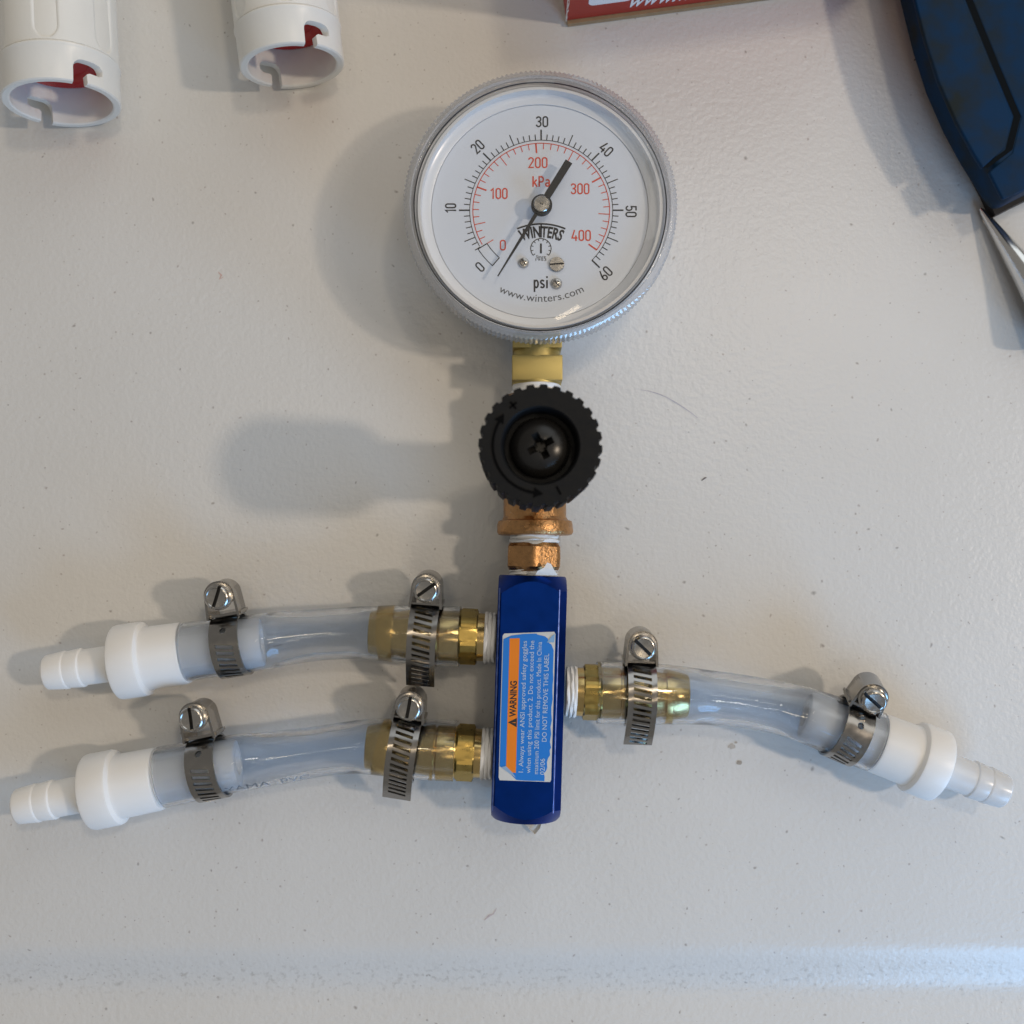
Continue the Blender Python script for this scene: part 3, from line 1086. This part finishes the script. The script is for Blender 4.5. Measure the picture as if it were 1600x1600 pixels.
ar.append(head(R(150), -1))
ar.append(head(R(262), 1))
obj("arrow_mark", raised(ar), M['mark_black'], knob, smooth=False)
pm = []
c_ = (410 - 578, 705 - 455)
for a in (R(40), R(130)):
    d_ = (math.cos(a), math.sin(a))
    pm.append([(c_[0] + d_[0] * q * 28 - d_[1] * s_ * 6, c_[1] + d_[1] * q * 28 + d_[0] * s_ * 6) for q, s_ in ((-1, -1), (1, -1), (1, 1), (-1, 1))])
c_ = (690 - 578, 705 - 982)
d_ = (math.cos(R(-62)), math.sin(R(-62)))
pm.append([(c_[0] + d_[0] * q * 28 - d_[1] * s_ * 6, c_[1] + d_[1] * q * 28 + d_[0] * s_ * 6) for q, s_ in ((-1, -1), (1, -1), (1, 1), (-1, 1))])
obj("plus_minus_mark", raised(pm), M['mark_black'], knob, smooth=False)

# hex nipple between valve and block
hn0 = Vector((P(834.5, 845, AX).x, yv(845.5), AX))
hnd = Vector((-0.02, -1, 0)).normalized()
hl = yv(845.5) - yv(895)
hexn = obj("hex_nipple", lathe(hn0, hnd, [(0, Lz(34)), (0.0003, Lz(38)), (0.0013, Lz(44.5)), (hl * 0.5, Lz(46)), (hl - 0.0016, Lz(44.5)), (hl - 0.0004, Lz(38)), (hl, Lz(34))], 96,
                              lambda a, r, k: hexshape(Lz(40.5), R(30))(a, r, k) * (1 + 0.006 * math.sin(a * 9 + k * 3))), M['bronze'], root, sharp=20)
obj("thread_tape", wrapped(Vector((hn0.x, yv(834), AX)), Vector((0, -1, 0)), yv(834) - yv(847.5), Lz(39.5), 2, 3), M['tape'], hexn, sharp=50)
obj("thread_tape", wrapped(Vector((hn0.x - 0.0001, yv(889), AX)), Vector((0, -1, 0)), yv(889) - yv(899), Lz(40), 2, 4), M['tape'], hexn, sharp=50)
# loose torn end of tape stuck up over the nipple
V = [P(x, y, z) for x, y, z in ((836, 899, 0.0195), (872, 899, 0.0195), (865, 889, 0.0205), (861, 881, 0.0207), (855, 879, 0.0208), (850, 887, 0.0206), (840, 892, 0.0203))]
obj("thread_tape", (V, [tuple(range(7))]), M['tape'], hexn, smooth=False)
V = [P(x, y, z) for x, y, z in ((805, 846, 0.0188), (852, 843, 0.0190), (846, 848, 0.0196), (838, 850, 0.0198), (833, 850, 0.0198), (826, 847.5, 0.0194))]
obj("thread_tape", (V, [tuple(range(6))]), M['tape'], hexn, smooth=False)

# ---- brass barbed fittings, hoses, couplings, clamps
ZE = 0.0103


def fitting(pblock, ptip, sgn, seed):
    """axis runs from the block face outward; px lengths at the axis height"""
    a, b = P(*pblock, AX), P(*ptip, AX)
    d = (b - a).normalized()
    Ltot = (b - a).length
    k = Ltot / 200.0
    o = obj("barbed_fitting", lathe(a, d, [(0, Lz(34)), (18 * k, Lz(34)), (18.2 * k, Lz(37)), (28 * k, Lz(37.5)), (56 * k, Lz(38)), (60 * k, Lz(39)), (88 * k, Lz(39.3)), (90 * k, Lz(36)), (92 * k, Lz(36)), (93 * k, Lz(39.5)), (98 * k, Lz(39)),
                                           (126 * k, Lz(34.5)), (128 * k, Lz(34.5)), (128.5 * k, Lz(39.5)), (134 * k, Lz(39)), (156 * k, Lz(34)), (162 * k, Lz(34)), (162.5 * k, Lz(39.5)), (170 * k, Lz(39.2)), (197 * k, Lz(33.5)), (200 * k, Lz(31.5)), (200 * k, Lz(26)), (170 * k, Lz(25))], 56), M['brass'], root)
    obj("hex_collar", lathe(a + d * (29 * k), d, [(0, Lz(40)), (2 * k, Lz(43.5)), (26 * k, Lz(43.8)), (29.5 * k, Lz(40.5)), (29.6 * k, Lz(36))], 96, hexshape(Lz(40.0), R(8))), M['brass_dull'], o, sharp=18)
    obj("thread_tape", wrapped(a + d * (0.2 * k), d, 18.5 * k, Lz(39.5), 3, seed), M['tape'], o, sharp=50)
    return o


def hose(pts, rads, wall):
    cs = spline([P(x, y, z) for x, y, z in pts], 10)
    m = len(cs)
    def interp(arr, k):
        t = k / (m - 1) * (len(arr) - 1)
        i = min(int(t), len(arr) - 2)
        u = t - i
        u = u * u * (3 - 2 * u)
        return arr[i] * (1 - u) + arr[i + 1] * u
    for _ in range(12):
        cs = [cs[0]] + [(cs[k - 1] + cs[k] * 2 + cs[k + 1]) / 4 for k in range(1, m - 1)] + [cs[-1]]
    rr_ = [interp(rads, k) for k in range(m)]
    for _ in range(25):
        rr_ = [rr_[0]] + [(rr_[k - 1] + rr_[k] * 2 + rr_[k + 1]) / 4 for k in range(1, m - 1)] + [rr_[-1]]
    ro = [Lz(q) for q in rr_]
    wl = [Lz(interp(wall, k)) for k in range(m)]
    wl = [wl[0]] + [(wl[k - 1] + wl[k] * 2 + wl[k + 1]) / 4 for k in range(1, m - 1)] + [wl[-1]]
    n = 56
    o_, _f = sweep(cs, ro, n, cap=False)
    i_, _g = sweep(cs, [a - b for a, b in zip(ro, wl)], n, cap=False)
    V = o_ + i_
    off = m * n
    F = list(_f) + [tuple(q + off for q in f[::-1]) for f in _g]
    for i in range(n):
        j = (i + 1) % n
        F.append((i, off + i, off + j, j))
        e = (m - 1) * n
        F.append((e + j, e + off + j, e + off + i, e + i))
    return obj("clear_hose", (V, F), M['hose'], root, sharp=50), cs


def coupling(pend, ptip, scale=1.0, clear=False):
    """white coupling: barb end inside the hose at pend, spigot tip at ptip"""
    a, b = P(*pend, ZE + 0.0004), P(*ptip, ZE)
    d = (a - b).normalized()
    k = (a - b).length / 350.0
    q = lambda r: Lz(r) * scale
    body = [(115 * k, q(26)), (115.2 * k, q(55)), (117 * k, q(57.5)), (121 * k, q(58.3)), (155 * k, q(58)), (159 * k, q(57)), (161 * k, q(54)), (163 * k, q(50)), (166 * k, q(49.3)),
            (220 * k, q(48.3)), (224 * k, q(47)), (225 * k, q(38)), (308 * k, q(38)), (309 * k, q(41.4)), (313 * k, q(41.6)), (346 * k, q(37)), (350 * k, q(34)), (350.5 * k, q(20)), (335 * k, q(18))]
    o = obj("white_coupling", lathe(b, d, body, 64), M['white_plastic'], root)
    sp = [(8 * k, q(16)), (0.5 * k, q(19)), (0, q(21)), (0.6 * k, q(25)), (3 * k, q(27)), (32 * k, q(30.0)), (34 * k, q(29.6)), (35.5 * k, q(28.6)), (57 * k, q(30.6)), (59 * k, q(30.2)), (61 * k, q(28)), (112 * k, q(28.4)), (122 * k, q(28.4))]
    obj("spigot", lathe(b, d, sp, 48), M['natural_nylon'] if clear else M['white_plastic'], o)
    return o


def band_strip(path, wd, slots, pitch_w=0.0008, hole=None, th=0.00055):
    """path: list of (y, z) points (dense); slots: list of (s0, s1) along the path, slanted openings across the middle"""
    # arc length
    S = [0.0]
    for i in range(1, len(path)):
        S.append(S[-1] + math.hypot(path[i][0] - path[i - 1][0], path[i][1] - path[i - 1][1]))
    tot = S[-1]

    def at(s):
        s = max(0.0, min(tot, s))
        for i in range(1, len(S)):
            if S[i] >= s - 1e-12:
                u = (s - S[i - 1]) / max(1e-12, S[i] - S[i - 1])
                return (path[i - 1][0] + (path[i][0] - path[i - 1][0]) * u, path[i - 1][1] + (path[i][1] - path[i - 1][1]) * u)
        return path[-1]
    cuts = sorted(set([0.0, tot] + [x for ab in slots for x in ab]))
    marks = []
    for a, b in zip(cuts[:-1], cuts[1:]):
        nn = max(1, int((b - a) / 0.0008))
        marks += [(a + (b - a) * i / nn) for i in range(nn)]
    marks.append(tot)
    colsx = [-wd / 2, -wd * 0.31, wd * 0.31, wd / 2]
    slant = 0.00045
    bm = bmesh.new()
    grid = []
    for s in marks:
        row = []
        for x in colsx:
            y, z = at(s + (slant * (x / (wd * 0.31)) if abs(x) < wd * 0.4 and 0.0 < s < tot else 0.0))
            row.append(bm.verts.new((x, y, z)))
        grid.append(row)
    for i in range(len(marks) - 1):
        mid = (marks[i] + marks[i + 1]) / 2
        for c in range(3):
            if c == 1 and any(a < mid < b for a, b in slots):
                continue
            bm.faces.new((grid[i][c], grid[i][c + 1], grid[i + 1][c + 1], grid[i + 1][c]))
    bmesh.ops.recalc_face_normals(bm, faces=bm.faces)
    for f in bm.faces:
        if f.calc_center_median().yz.dot(f.normal.yz) < 0 and False:
            f.normal_flip()
    bmesh.ops.solidify(bm, geom=list(bm.faces), thickness=th)
    bm.verts.ensure_lookup_table()
    V = [v.co.copy() for v in bm.verts]
    bm.verts.index_update()
    F = [tuple(v.index for v in f.verts) for f in bm.faces]
    bm.free()
    return V, F


def clamp(pc, along, rb, roll, tail, slot_rot, yaw=0.0, ext=0.0):
    """worm drive clamp; local X = hose axis, +Y = towards the screw, +Z = up out of the table"""
    c = P(*pc, AX)
    d = along.normalized()
    if d.x < 0:
        d = -d
    s = Vector((0, 0, 1)).cross(d).normalized()
    M_ = Matrix((d, s, d.cross(s))).transposed().to_4x4()
    M_ = Matrix.Translation(c) @ M_ @ Matrix.Rotation(yaw, 4, 'Z') @ Matrix.Rotation(roll, 4, 'X')
    wd = 0.0072
    rB = rb + 0.0006
    pt = lambda a, r: (math.cos(R(a)) * r, math.sin(R(a)) * r)
    pitch = 0.00165
    if tail:
        base = [pt(a, rB) for a in range(122, 352, 5)]
        r2 = rB + 0.0007
        over = [pt(a, r2) for a in range(20, 119, 4)]
        y0, z0 = over[-1]
        ty, tz = -math.sin(R(118)), math.cos(R(118))
        for i in range(1, 9):
            q = i * 0.00125
            over.append((y0 + ty * q, z0 + tz * q - 14.0 * q * q))
        slots = [(0.0011 + i * pitch, 0.0011 + i * pitch + 0.00085) for i in range(16)]
        tot = sum(math.hypot(over[i][0] - over[i - 1][0], over[i][1] - over[i - 1][1]) for i in range(1, len(over)))
        slots = [q for q in slots if q[1] < tot - 0.0006]
        vf = join(band_strip(base, wd, []), band_strip(over, wd, slots))
    else:
        base = [pt(a, rB) for a in range(18, 352, 4)]
        s85 = R(80 - 18) * rB
        slots = [(s85 + i * pitch, s85 + i * pitch + 0.00085) for i in range(10)]
        vf = band_strip(base, wd, slots)
    o = obj("hose_clamp", xf(vf, M_), M['steel'], root, sharp=35)
    if not tail:
        y_, z_ = pt(52, rB)
        boolean(o, [xf(lathe(Vector((0, y_, z_)) - Vector((0, y_, z_)).normalized() * 0.0018, Vector((0, y_, z_)), [(0, 0.00085), (0.004, 0.00085)], 20), M_)], M['steel'], 35)
    # saddle housing: arched shell round the worm, open at both ends
    hr, hx = 0.0037, 0.0040
    yc = rB + 0.0038 + ext
    prof_o, prof_i = [], []
    for rr, lst in ((hr, prof_o), (hr - 0.0006, prof_i)):
        lst.append((-rr - 0.0004, rB - 0.0004))
        for i in range(15):
            a = PI - PI * i / 14
            lst.append((math.cos(a) * rr, yc + math.sin(a) * rr * 0.98))
        lst.append((rr + 0.0004, rB - 0.0004))
    V, F = [], []
    zsec = [(-0.0044, 0.9), (-0.0036, 1.0), (0.0030, 1.0), (0.0040, 1.03)]
    for z_, sc in zsec:
        for lst in (prof_o, prof_i):
            for x, y in lst:
                V.append(Vector((x * sc, rB + (y - rB) * sc, z_)))
    K = len(prof_o)
    for k in range(len(zsec) - 1):
        for lay in (0, 1):
            b_ = k * 2 * K + lay * K
            for i in range(K - 1):
                F.append((b_ + i, b_ + i + 1, b_ + 2 * K + i + 1, b_ + 2 * K + i))
        for i in (0, K - 1):
            b_ = k * 2 * K
            F.append((b_ + i, b_ + K + i, b_ + 3 * K + i, b_ + 2 * K + i))
    for k in (0, len(zsec) - 1):
        b_ = k * 2 * K
        for i in range(K - 1):
            F.append((b_ + i, b_ + i + 1, b_ + K + i + 1, b_ + K + i))
    hs = (V, F)
    plate = box((0, rB + 0.0003, -0.0008), 0.0086, 0.0007, 0.0072)
    obj("clamp_housing", xf(join(hs, plate), M_), M['steel'], o, sharp=35)
    # worm screw: threaded shank, collar and slotted head
    sh = []
    for i in range(33):
        t = -0.0046 + 0.0080 * i / 32
        sh.append((t, 0.00235 + (0.00035 if i % 4 in (1, 2) else -0.0002)))
    scr = join(lathe(Vector((0, yc, 0)), Vector((0, 0, 1)), sh, 28),
               lathe(Vector((0, yc, 0.0034)), Vector((0, 0, 1)), [(0, 0.0028), (0.0006, 0.0035), (0.0009, 0.0035), (0.0010, 0.0031), (0.0028, 0.0031), (0.0032, 0.0028), (0.0033, 0.0025), (0.0031, 0.0023), (0.00302, 0.0014), (0.00298, 0.0007), (0.00297, 0)], 40, caps=False))
    so = obj("clamp_screw", xf(scr, M_), M['screw'], o, sharp=35)
    boolean(so, [xf(box((0, 0, 0), 0.009, 0.00085, 0.0040), M_ @ Matrix.Translation((0, yc, 0.0068)) @ Matrix.Rotation(slot_rot, 4, 'Z'))], M['screw'], 35)
    obj("painted_slot_shade", xf(box((0, 0, 0), 0.0054, 0.00080, 0.00012), M_ @ Matrix.Translation((0, yc, 0.00500)) @ Matrix.Rotation(slot_rot, 4, 'Z')), M['slot_shade'], o, smooth=False)  # dark strip laid in the head's slot as painted shade
    return o


# upper left branch
fitting((775, 996.5), (579, 988), -1, 11)
h1, c1 = hose([(719, 994.5, AX), (690, 993.5, AX), (655, 992.5, AX), (615, 990, AX), (577, 988.5, AX), (530, 989.5, AX), (485, 992.8, AX), (445, 997.5, AX), (411, 1002.5, AX), (345, 1011, 0.0109), (286, 1019, ZE + 0.0004)],
              [46.5, 46.5, 46.5, 44.5, 41, 40, 40.5, 42, 43.5, 45, 46], [6.3, 6.3, 6.3, 6.5, 6.8, 11, 12, 9, 1.6, 4.5, 5])
coupling((414, 1002.3), (73, 1051))
clamp((663, 992.8), c1[0] - c1[30], L(46.5, AX), R(9), True, R(40), yaw=R(-2), ext=0.0008)
clamp((364, 1008.3), c1[90] - c1[100], L(45.5, AX), R(6), False, R(62), yaw=R(2), ext=0.0014)

# lower left branch
fitting((770, 1178), (574, 1167), -1, 12)
h2, c2 = hose([(711, 1173, AX), (682, 1171.5, AX), (650, 1170, AX), (612, 1168, AX), (570, 1166.5, AX), (530, 1169.5, AX), (485, 1175.8, AX), (430, 1184.5, AX), (371, 1192, AX), (312, 1202.5, 0.0109), (255, 1214, ZE + 0.0004)],
              [46.5, 46.5, 46.5, 44.5, 41.5, 39, 38.5, 41, 43.5, 46, 47], [6.3, 6.3, 6.3, 6.5, 6.8, 11, 12, 9, 1.6, 5, 5.5])
V, F = text_fit("YAMA  PVC", 0.0215, 0.0021, 0.0)
acc = [0.0]
for i in range(1, len(c2)):
    acc.append(acc[-1] + (c2[i] - c2[i - 1]).length)


def on_hose(x, y):
    q = acc[83] - x
    i = max(k for k in range(len(acc) - 1) if acc[k] <= q)
    u_ = (q - acc[i]) / (acc[i + 1] - acc[i])
    p = c2[i].lerp(c2[i + 1], u_)
    d = (c2[i] - c2[i + 1]).normalized()
    sd = Vector((0, 0, 1)).cross(d).normalized()
    r_ = Lz(39.0 + 2.2 * max(0, min(1, (i - 55) / 20))) + 0.00012
    a = R(-143) + (y - 0.001) / r_
    return p + sd * math.cos(a) * r_ + Vector((0, 0, 1)) * (-math.sin(a)) * r_


obj("hose_lettering", ([on_hose(x, y) for x, y in V], F), mat("faint_grey_ink", (0.30, 0.33, 0.37), 0.6), h2, smooth=False)
coupling((375, 1191.4), (27, 1260.5))
clamp((632, 1169), c2[5] - c2[30], L(46.2, AX), R(8), True, R(88), yaw=R(-6))
clamp((329, 1199), c2[85] - c2[95], L(46.2, AX), R(3), False, R(85), yaw=R(1), ext=0.0017)

# right branch
fitting((883, 1080), (1073, 1087.2), 1, 13)
h3, c3 = hose([(932.5, 1082, AX), (965, 1082.5, AX), (1004, 1083.5, AX), (1045, 1085, AX), (1080, 1087.5, AX), (1125, 1091.5, AX), (1169, 1097, AX), (1215, 1105.5, AX), (1259, 1117, AX), (1312, 1137, 0.0109), (1366, 1158.5, ZE + 0.0004)],
              [47.5, 47.8, 47.5, 46, 43.5, 41.5, 40.5, 40.5, 42.5, 46, 47.5], [6.3, 6.3, 6.3, 6.5, 6.8, 11, 12, 9, 1.6, 5, 6])
coupling((1254, 1115), (1570, 1237.5), 0.97, True)
clamp((998, 1083.4), c3[30] - c3[5], L(47, AX), R(8), True, R(-42), yaw=R(0), ext=0.0009)
clamp((1322, 1141), c3[100] - c3[85], L(46.5, AX), R(20), False, R(-18), yaw=R(-2))

# ------------------------------------------------------------------ white bayonet caps
def bayonet(px, py, lean, Ro, slot_a, label, pitch=0.0):
    zc = Ro + 0.0002
    c = P(px, py, zc)
    back = Vector((math.sin(lean), math.cos(lean), math.sin(pitch))).normalized()
    t = thing("bayonet_cap", label, "pipe cap", (c.x, c.y, 0), "white bayonet caps lying on the table")
    d, s, u = frame_of(back)
    th = 0.0021
    prof = [(0, Ro - 0.0004), (0.0003, Ro), (0.0088, Ro), (0.0091, Ro + 0.0002), (0.0096, Ro + 0.00035), (0.0101, Ro - 0.0002), (0.030, Ro - 0.0004),
            (0.030, Ro - th), (0.0003, Ro - th), (0, Ro - th + 0.0004)]
    sl = obj("cap_sleeve", lathe(c, back, prof, 120, closed=True), M['white_cap'], t)

    def hook(a0):
        V, F = [], []
        # outline in (axial t, angle) space, extruded radially
        w2 = R(6.5)
        out = [(-0.002, -w2), (0.0004, -w2 * 1.05), (0.0030, -w2)]
        for i in range(7):
            q = PI - PI / 2 * i / 6
            out.append((0.0036 + math.sin(q) * 0.0024, -w2 + R(9) + math.cos(q) * R(9)))
        out += [(0.0060, R(14)), (0.0057, R(21)), (0.0047, R(25)), (0.0034, R(24.5)), (0.0029, R(20)), (0.0029, w2 + R(3)), (0.0024, w2), (0.0004, w2 * 1.1), (-0.002, w2)]
        n = len(out)
        for rr in (Ro - th - 0.002, Ro + 0.002):
            for tt, da in out:
                a = a0 - da
                V.append(c + d * tt + (s * math.cos(a) + u * math.sin(a)) * rr)
        F = [tuple(range(n))[::-1], tuple(range(n, 2 * n))] + [(i, (i + 1) % n, n + (i + 1) % n, n + i) for i in range(n)]
        return V, F
    boolean(sl, [hook(slot_a), hook(slot_a + PI)], M['white_cap'], 35)
    bevel_mesh(sl.data, 0.00022, 2, 45)
    finish(sl.data, M['white_cap'], 35)
    NF = 6
    g0 = 0.0105
    ts = [0.0099, 0.0100, 0.0101, 0.0103] + [g0 + 0.0004 * i for i in range(13)] + [g0 + 0.0060 + 0.004 * i for i in range(8)] + [0.0462]
    gp = [(t_, Ro + 0.0001) for t_ in ts]
    gp[0] = (ts[0], Ro - 0.0009)
    gp[1] = (ts[1], Ro - 0.0001)

    def flute(a, r, k):
        if 3 < k < len(ts):
            x = min(1.0, max(0.0, (ts[k] - g0) / 0.0036))
            wdt = 0.40 * math.sqrt(max(1e-9, 1 - (1 - x) ** 2))
            f = abs(((a / (2 * PI) * NF) + 0.167) % 1.0 - 0.5) * 2
            return r - 0.0017 * max(0.0, 1 - (f / max(1e-6, wdt)) ** 2) * min(1.0, 0.35 + x)
        return r
    gp += [(0.0464, Ro - 0.001), (0.0464, 0.0)]
    obj("finger_grip", lathe(c, back, gp, 288, flute, caps=False), M['white_cap'], t, sharp=40)
    ri = Ro - th - 0.0001
    obj("red_seal", lathe(c, back, [(0.0108, ri * 0.55), (0.0100, ri * 0.62), (0.0095, ri * 0.78), (0.0095, ri * 0.92), (0.0102, ri), (0.0135, ri), (0.0135, 0.003)], 64), M['red'], t)
    return t


bayonet(97, 163, R(-4.0), 0.01445, R(50), "white fluted plastic cap with J slots, at the photo's top left corner")
bayonet(457, 105, R(-7.0), 0.01345, R(58), "white smooth plastic cap with J slots, nearer the gauge than the fluted one", R(2))

# ------------------------------------------------------------------ red card box
bx0, bx1 = P(884, 38, 0.0002), P(1190, -3, 0.0002)
bxd = (bx1 - bx0).normalized()
bxn = Vector((-bxd.y, bxd.x, 0))
HB, WB, DB = 0.066, 0.085, 0.045
boxr = thing("cardboard_box", "red printed card box with white script, standing at the photo's top edge", "box", (bx0.x, bx0.y, 0))


def bxp(u, v, z):
    return bx0 + bxd * u + bxn * v + Vector((0, 0, z))


def boxprism(u0, u1, v0, v1, z0, z1):
    V = [bxp(u, v, z) for u in (u0, u1) for v in (v0, v1) for z in (z0, z1)]
    return V, [(0, 1, 3, 2), (4, 6, 7, 5), (0, 4, 5, 1), (2, 3, 7, 6), (0, 2, 6, 4), (1, 5, 7, 3)]


bo = obj("box_body", boxprism(0, WB, 0, DB, 0.0017, HB), M['box_red'], boxr)
bevel_mesh(bo.data, 0.0006, 2)
finish(bo.data, M['box_red'])
obj("base_flap", boxprism(0.0004, WB, -0.0008, DB * 0.9, 0.0, 0.0016), M['card'], boxr)
# worn white corner
V, F = [], []
for i in range(16):
    z = 0.0012 + i * 0.0012
    wv = 0.00022 + 0.00045 * rnd.random()
    V += [bxp(-0.00012 + wv, -0.0001, z), bxp(-0.0001, -0.00012 + wv * 1.2, z)]
F = [(2 * i, 2 * i + 1, 2 * i + 3, 2 * i + 2) for i in range(15)]
obj("worn_corner", (V, F), M['white_print'], bo, smooth=False)


def front(pts, dz=-0.0001):
    return [bxp(u, dz, z) for u, z in pts]


pan = []
for cu, cv, a0 in ((0.0072, 0.0098, 180), (0.0158, 0.0098, 270), (0.0158, 0.030, 0), (0.0072, 0.030, 90)):
    for i in range(5):
        a = R(a0 + 90 * i / 4)
        pan.append((cu + 0.0016 * math.cos(a), cv + 0.0016 * math.sin(a)))
obj("white_panel", (front(pan), [tuple(range(len(pan)))]), M['white_print'], boxr, smooth=False)
V, F = text_fit("www.winters.com", 0.041, 0.0058, 0.012, 0.45)
obj("box_lettering", ([bxp(0.0172 + x, -0.0001, 0.0048 + y) for x, y in V], F), M['white_print'], boxr, smooth=False)

# ------------------------------------------------------------------ blue tool
tool = thing("power_tool", "dirty blue tool housing with dark grooves, cut off by the photo's right edge", "power tool", P(1560, 150, 0))


def plist(pts, z):
    return [(P(x, y, z).x, P(x, y, z).y) for x, y in pts]


TZ = 0.0186
outl = [(1400, -110), (1412, -50), (1425, 2), (1440, 62), (1461, 128), (1489, 192), (1517, 243), (1545, 287), (1567, 319), (1600, 302), (1660, 272), (1720, 180), (1740, -110)]
tb = obj("tool_body", prism(plist(outl, 0.012), 0.004, 0.0182), M['tool_blue'], tool)
bevel_mesh(tb.data, 0.0030, 5, 25)
finish(tb.data, M['tool_blue'], 50)
obj("rubber_trim", prism(plist([(1420, -110), (1438, -6), (1452, 62), (1474, 130), (1500, 188), (1530, 242), (1556, 290), (1571, 325), (1604, 308), (1668, 277), (1715, 180), (1735, -110)], 0.010), 0.0006, 0.0042), M['tool_black'], tool)
pl = [(1406, -110), (1431, 4), (1446, 63), (1467, 128), (1495, 191), (1523, 242), (1536, 262), (1560, 240), (1570, 230), (1582, 182), (1548, 100), (1508, 0), (1470, -110)]
g1 = obj("grip_panel", prism(plist(pl, TZ), 0.0170, TZ), M['tool_blue'], tool)
bevel_mesh(g1.data, 0.0005, 3, 25)
finish(g1.data, M['tool_blue'], 50)
pr_ = [(1483, -110), (1520, 0), (1560, 98), (1596, 182), (1582, 238), (1546, 268), (1568, 311), (1600, 296), (1655, 267), (1712, 180), (1720, -110)]
g2 = obj("side_panel", prism(plist(pr_, TZ), 0.0170, TZ - 0.0002), M['tool_blue'], tool)
bevel_mesh(g2.data, 0.0005, 3, 25)
finish(g2.data, M['tool_blue'], 50)
gr = [(1476, -110), (1514, 0), (1554, 99), (1589, 182), (1576, 234), (1538, 262)]
V, F = [], []
for x, y in gr:
    V += [P(x - 5, y, 0.01828), P(x + 6, y, 0.01828)]
obj("groove", (V, [(2 * i, 2 * i + 1, 2 * i + 3, 2 * i + 2) for i in range(len(gr) - 1)]), M['tool_groove'], tool, smooth=False)
# ------------------------------------------------------------------ clear pointed tip
ctip = thing("pointed_tool_tip", "shiny pointed metal tip lying just below the blue tool", "tool tip", P(1560, 380, 0))
t0, t1 = P(1532, 326, 0.0016), P(1668, 520, 0.0085)
td = (t1 - t0)
Lt = td.length
obj("tapered_point", lathe(t0, td, [(0, 0.0004), (Lt * 0.03, 0.0008), (Lt * 0.55, 0.0036), (Lt, 0.0066), (Lt, 0.0)], 40, caps=False), M['tip_steel'], ctip)
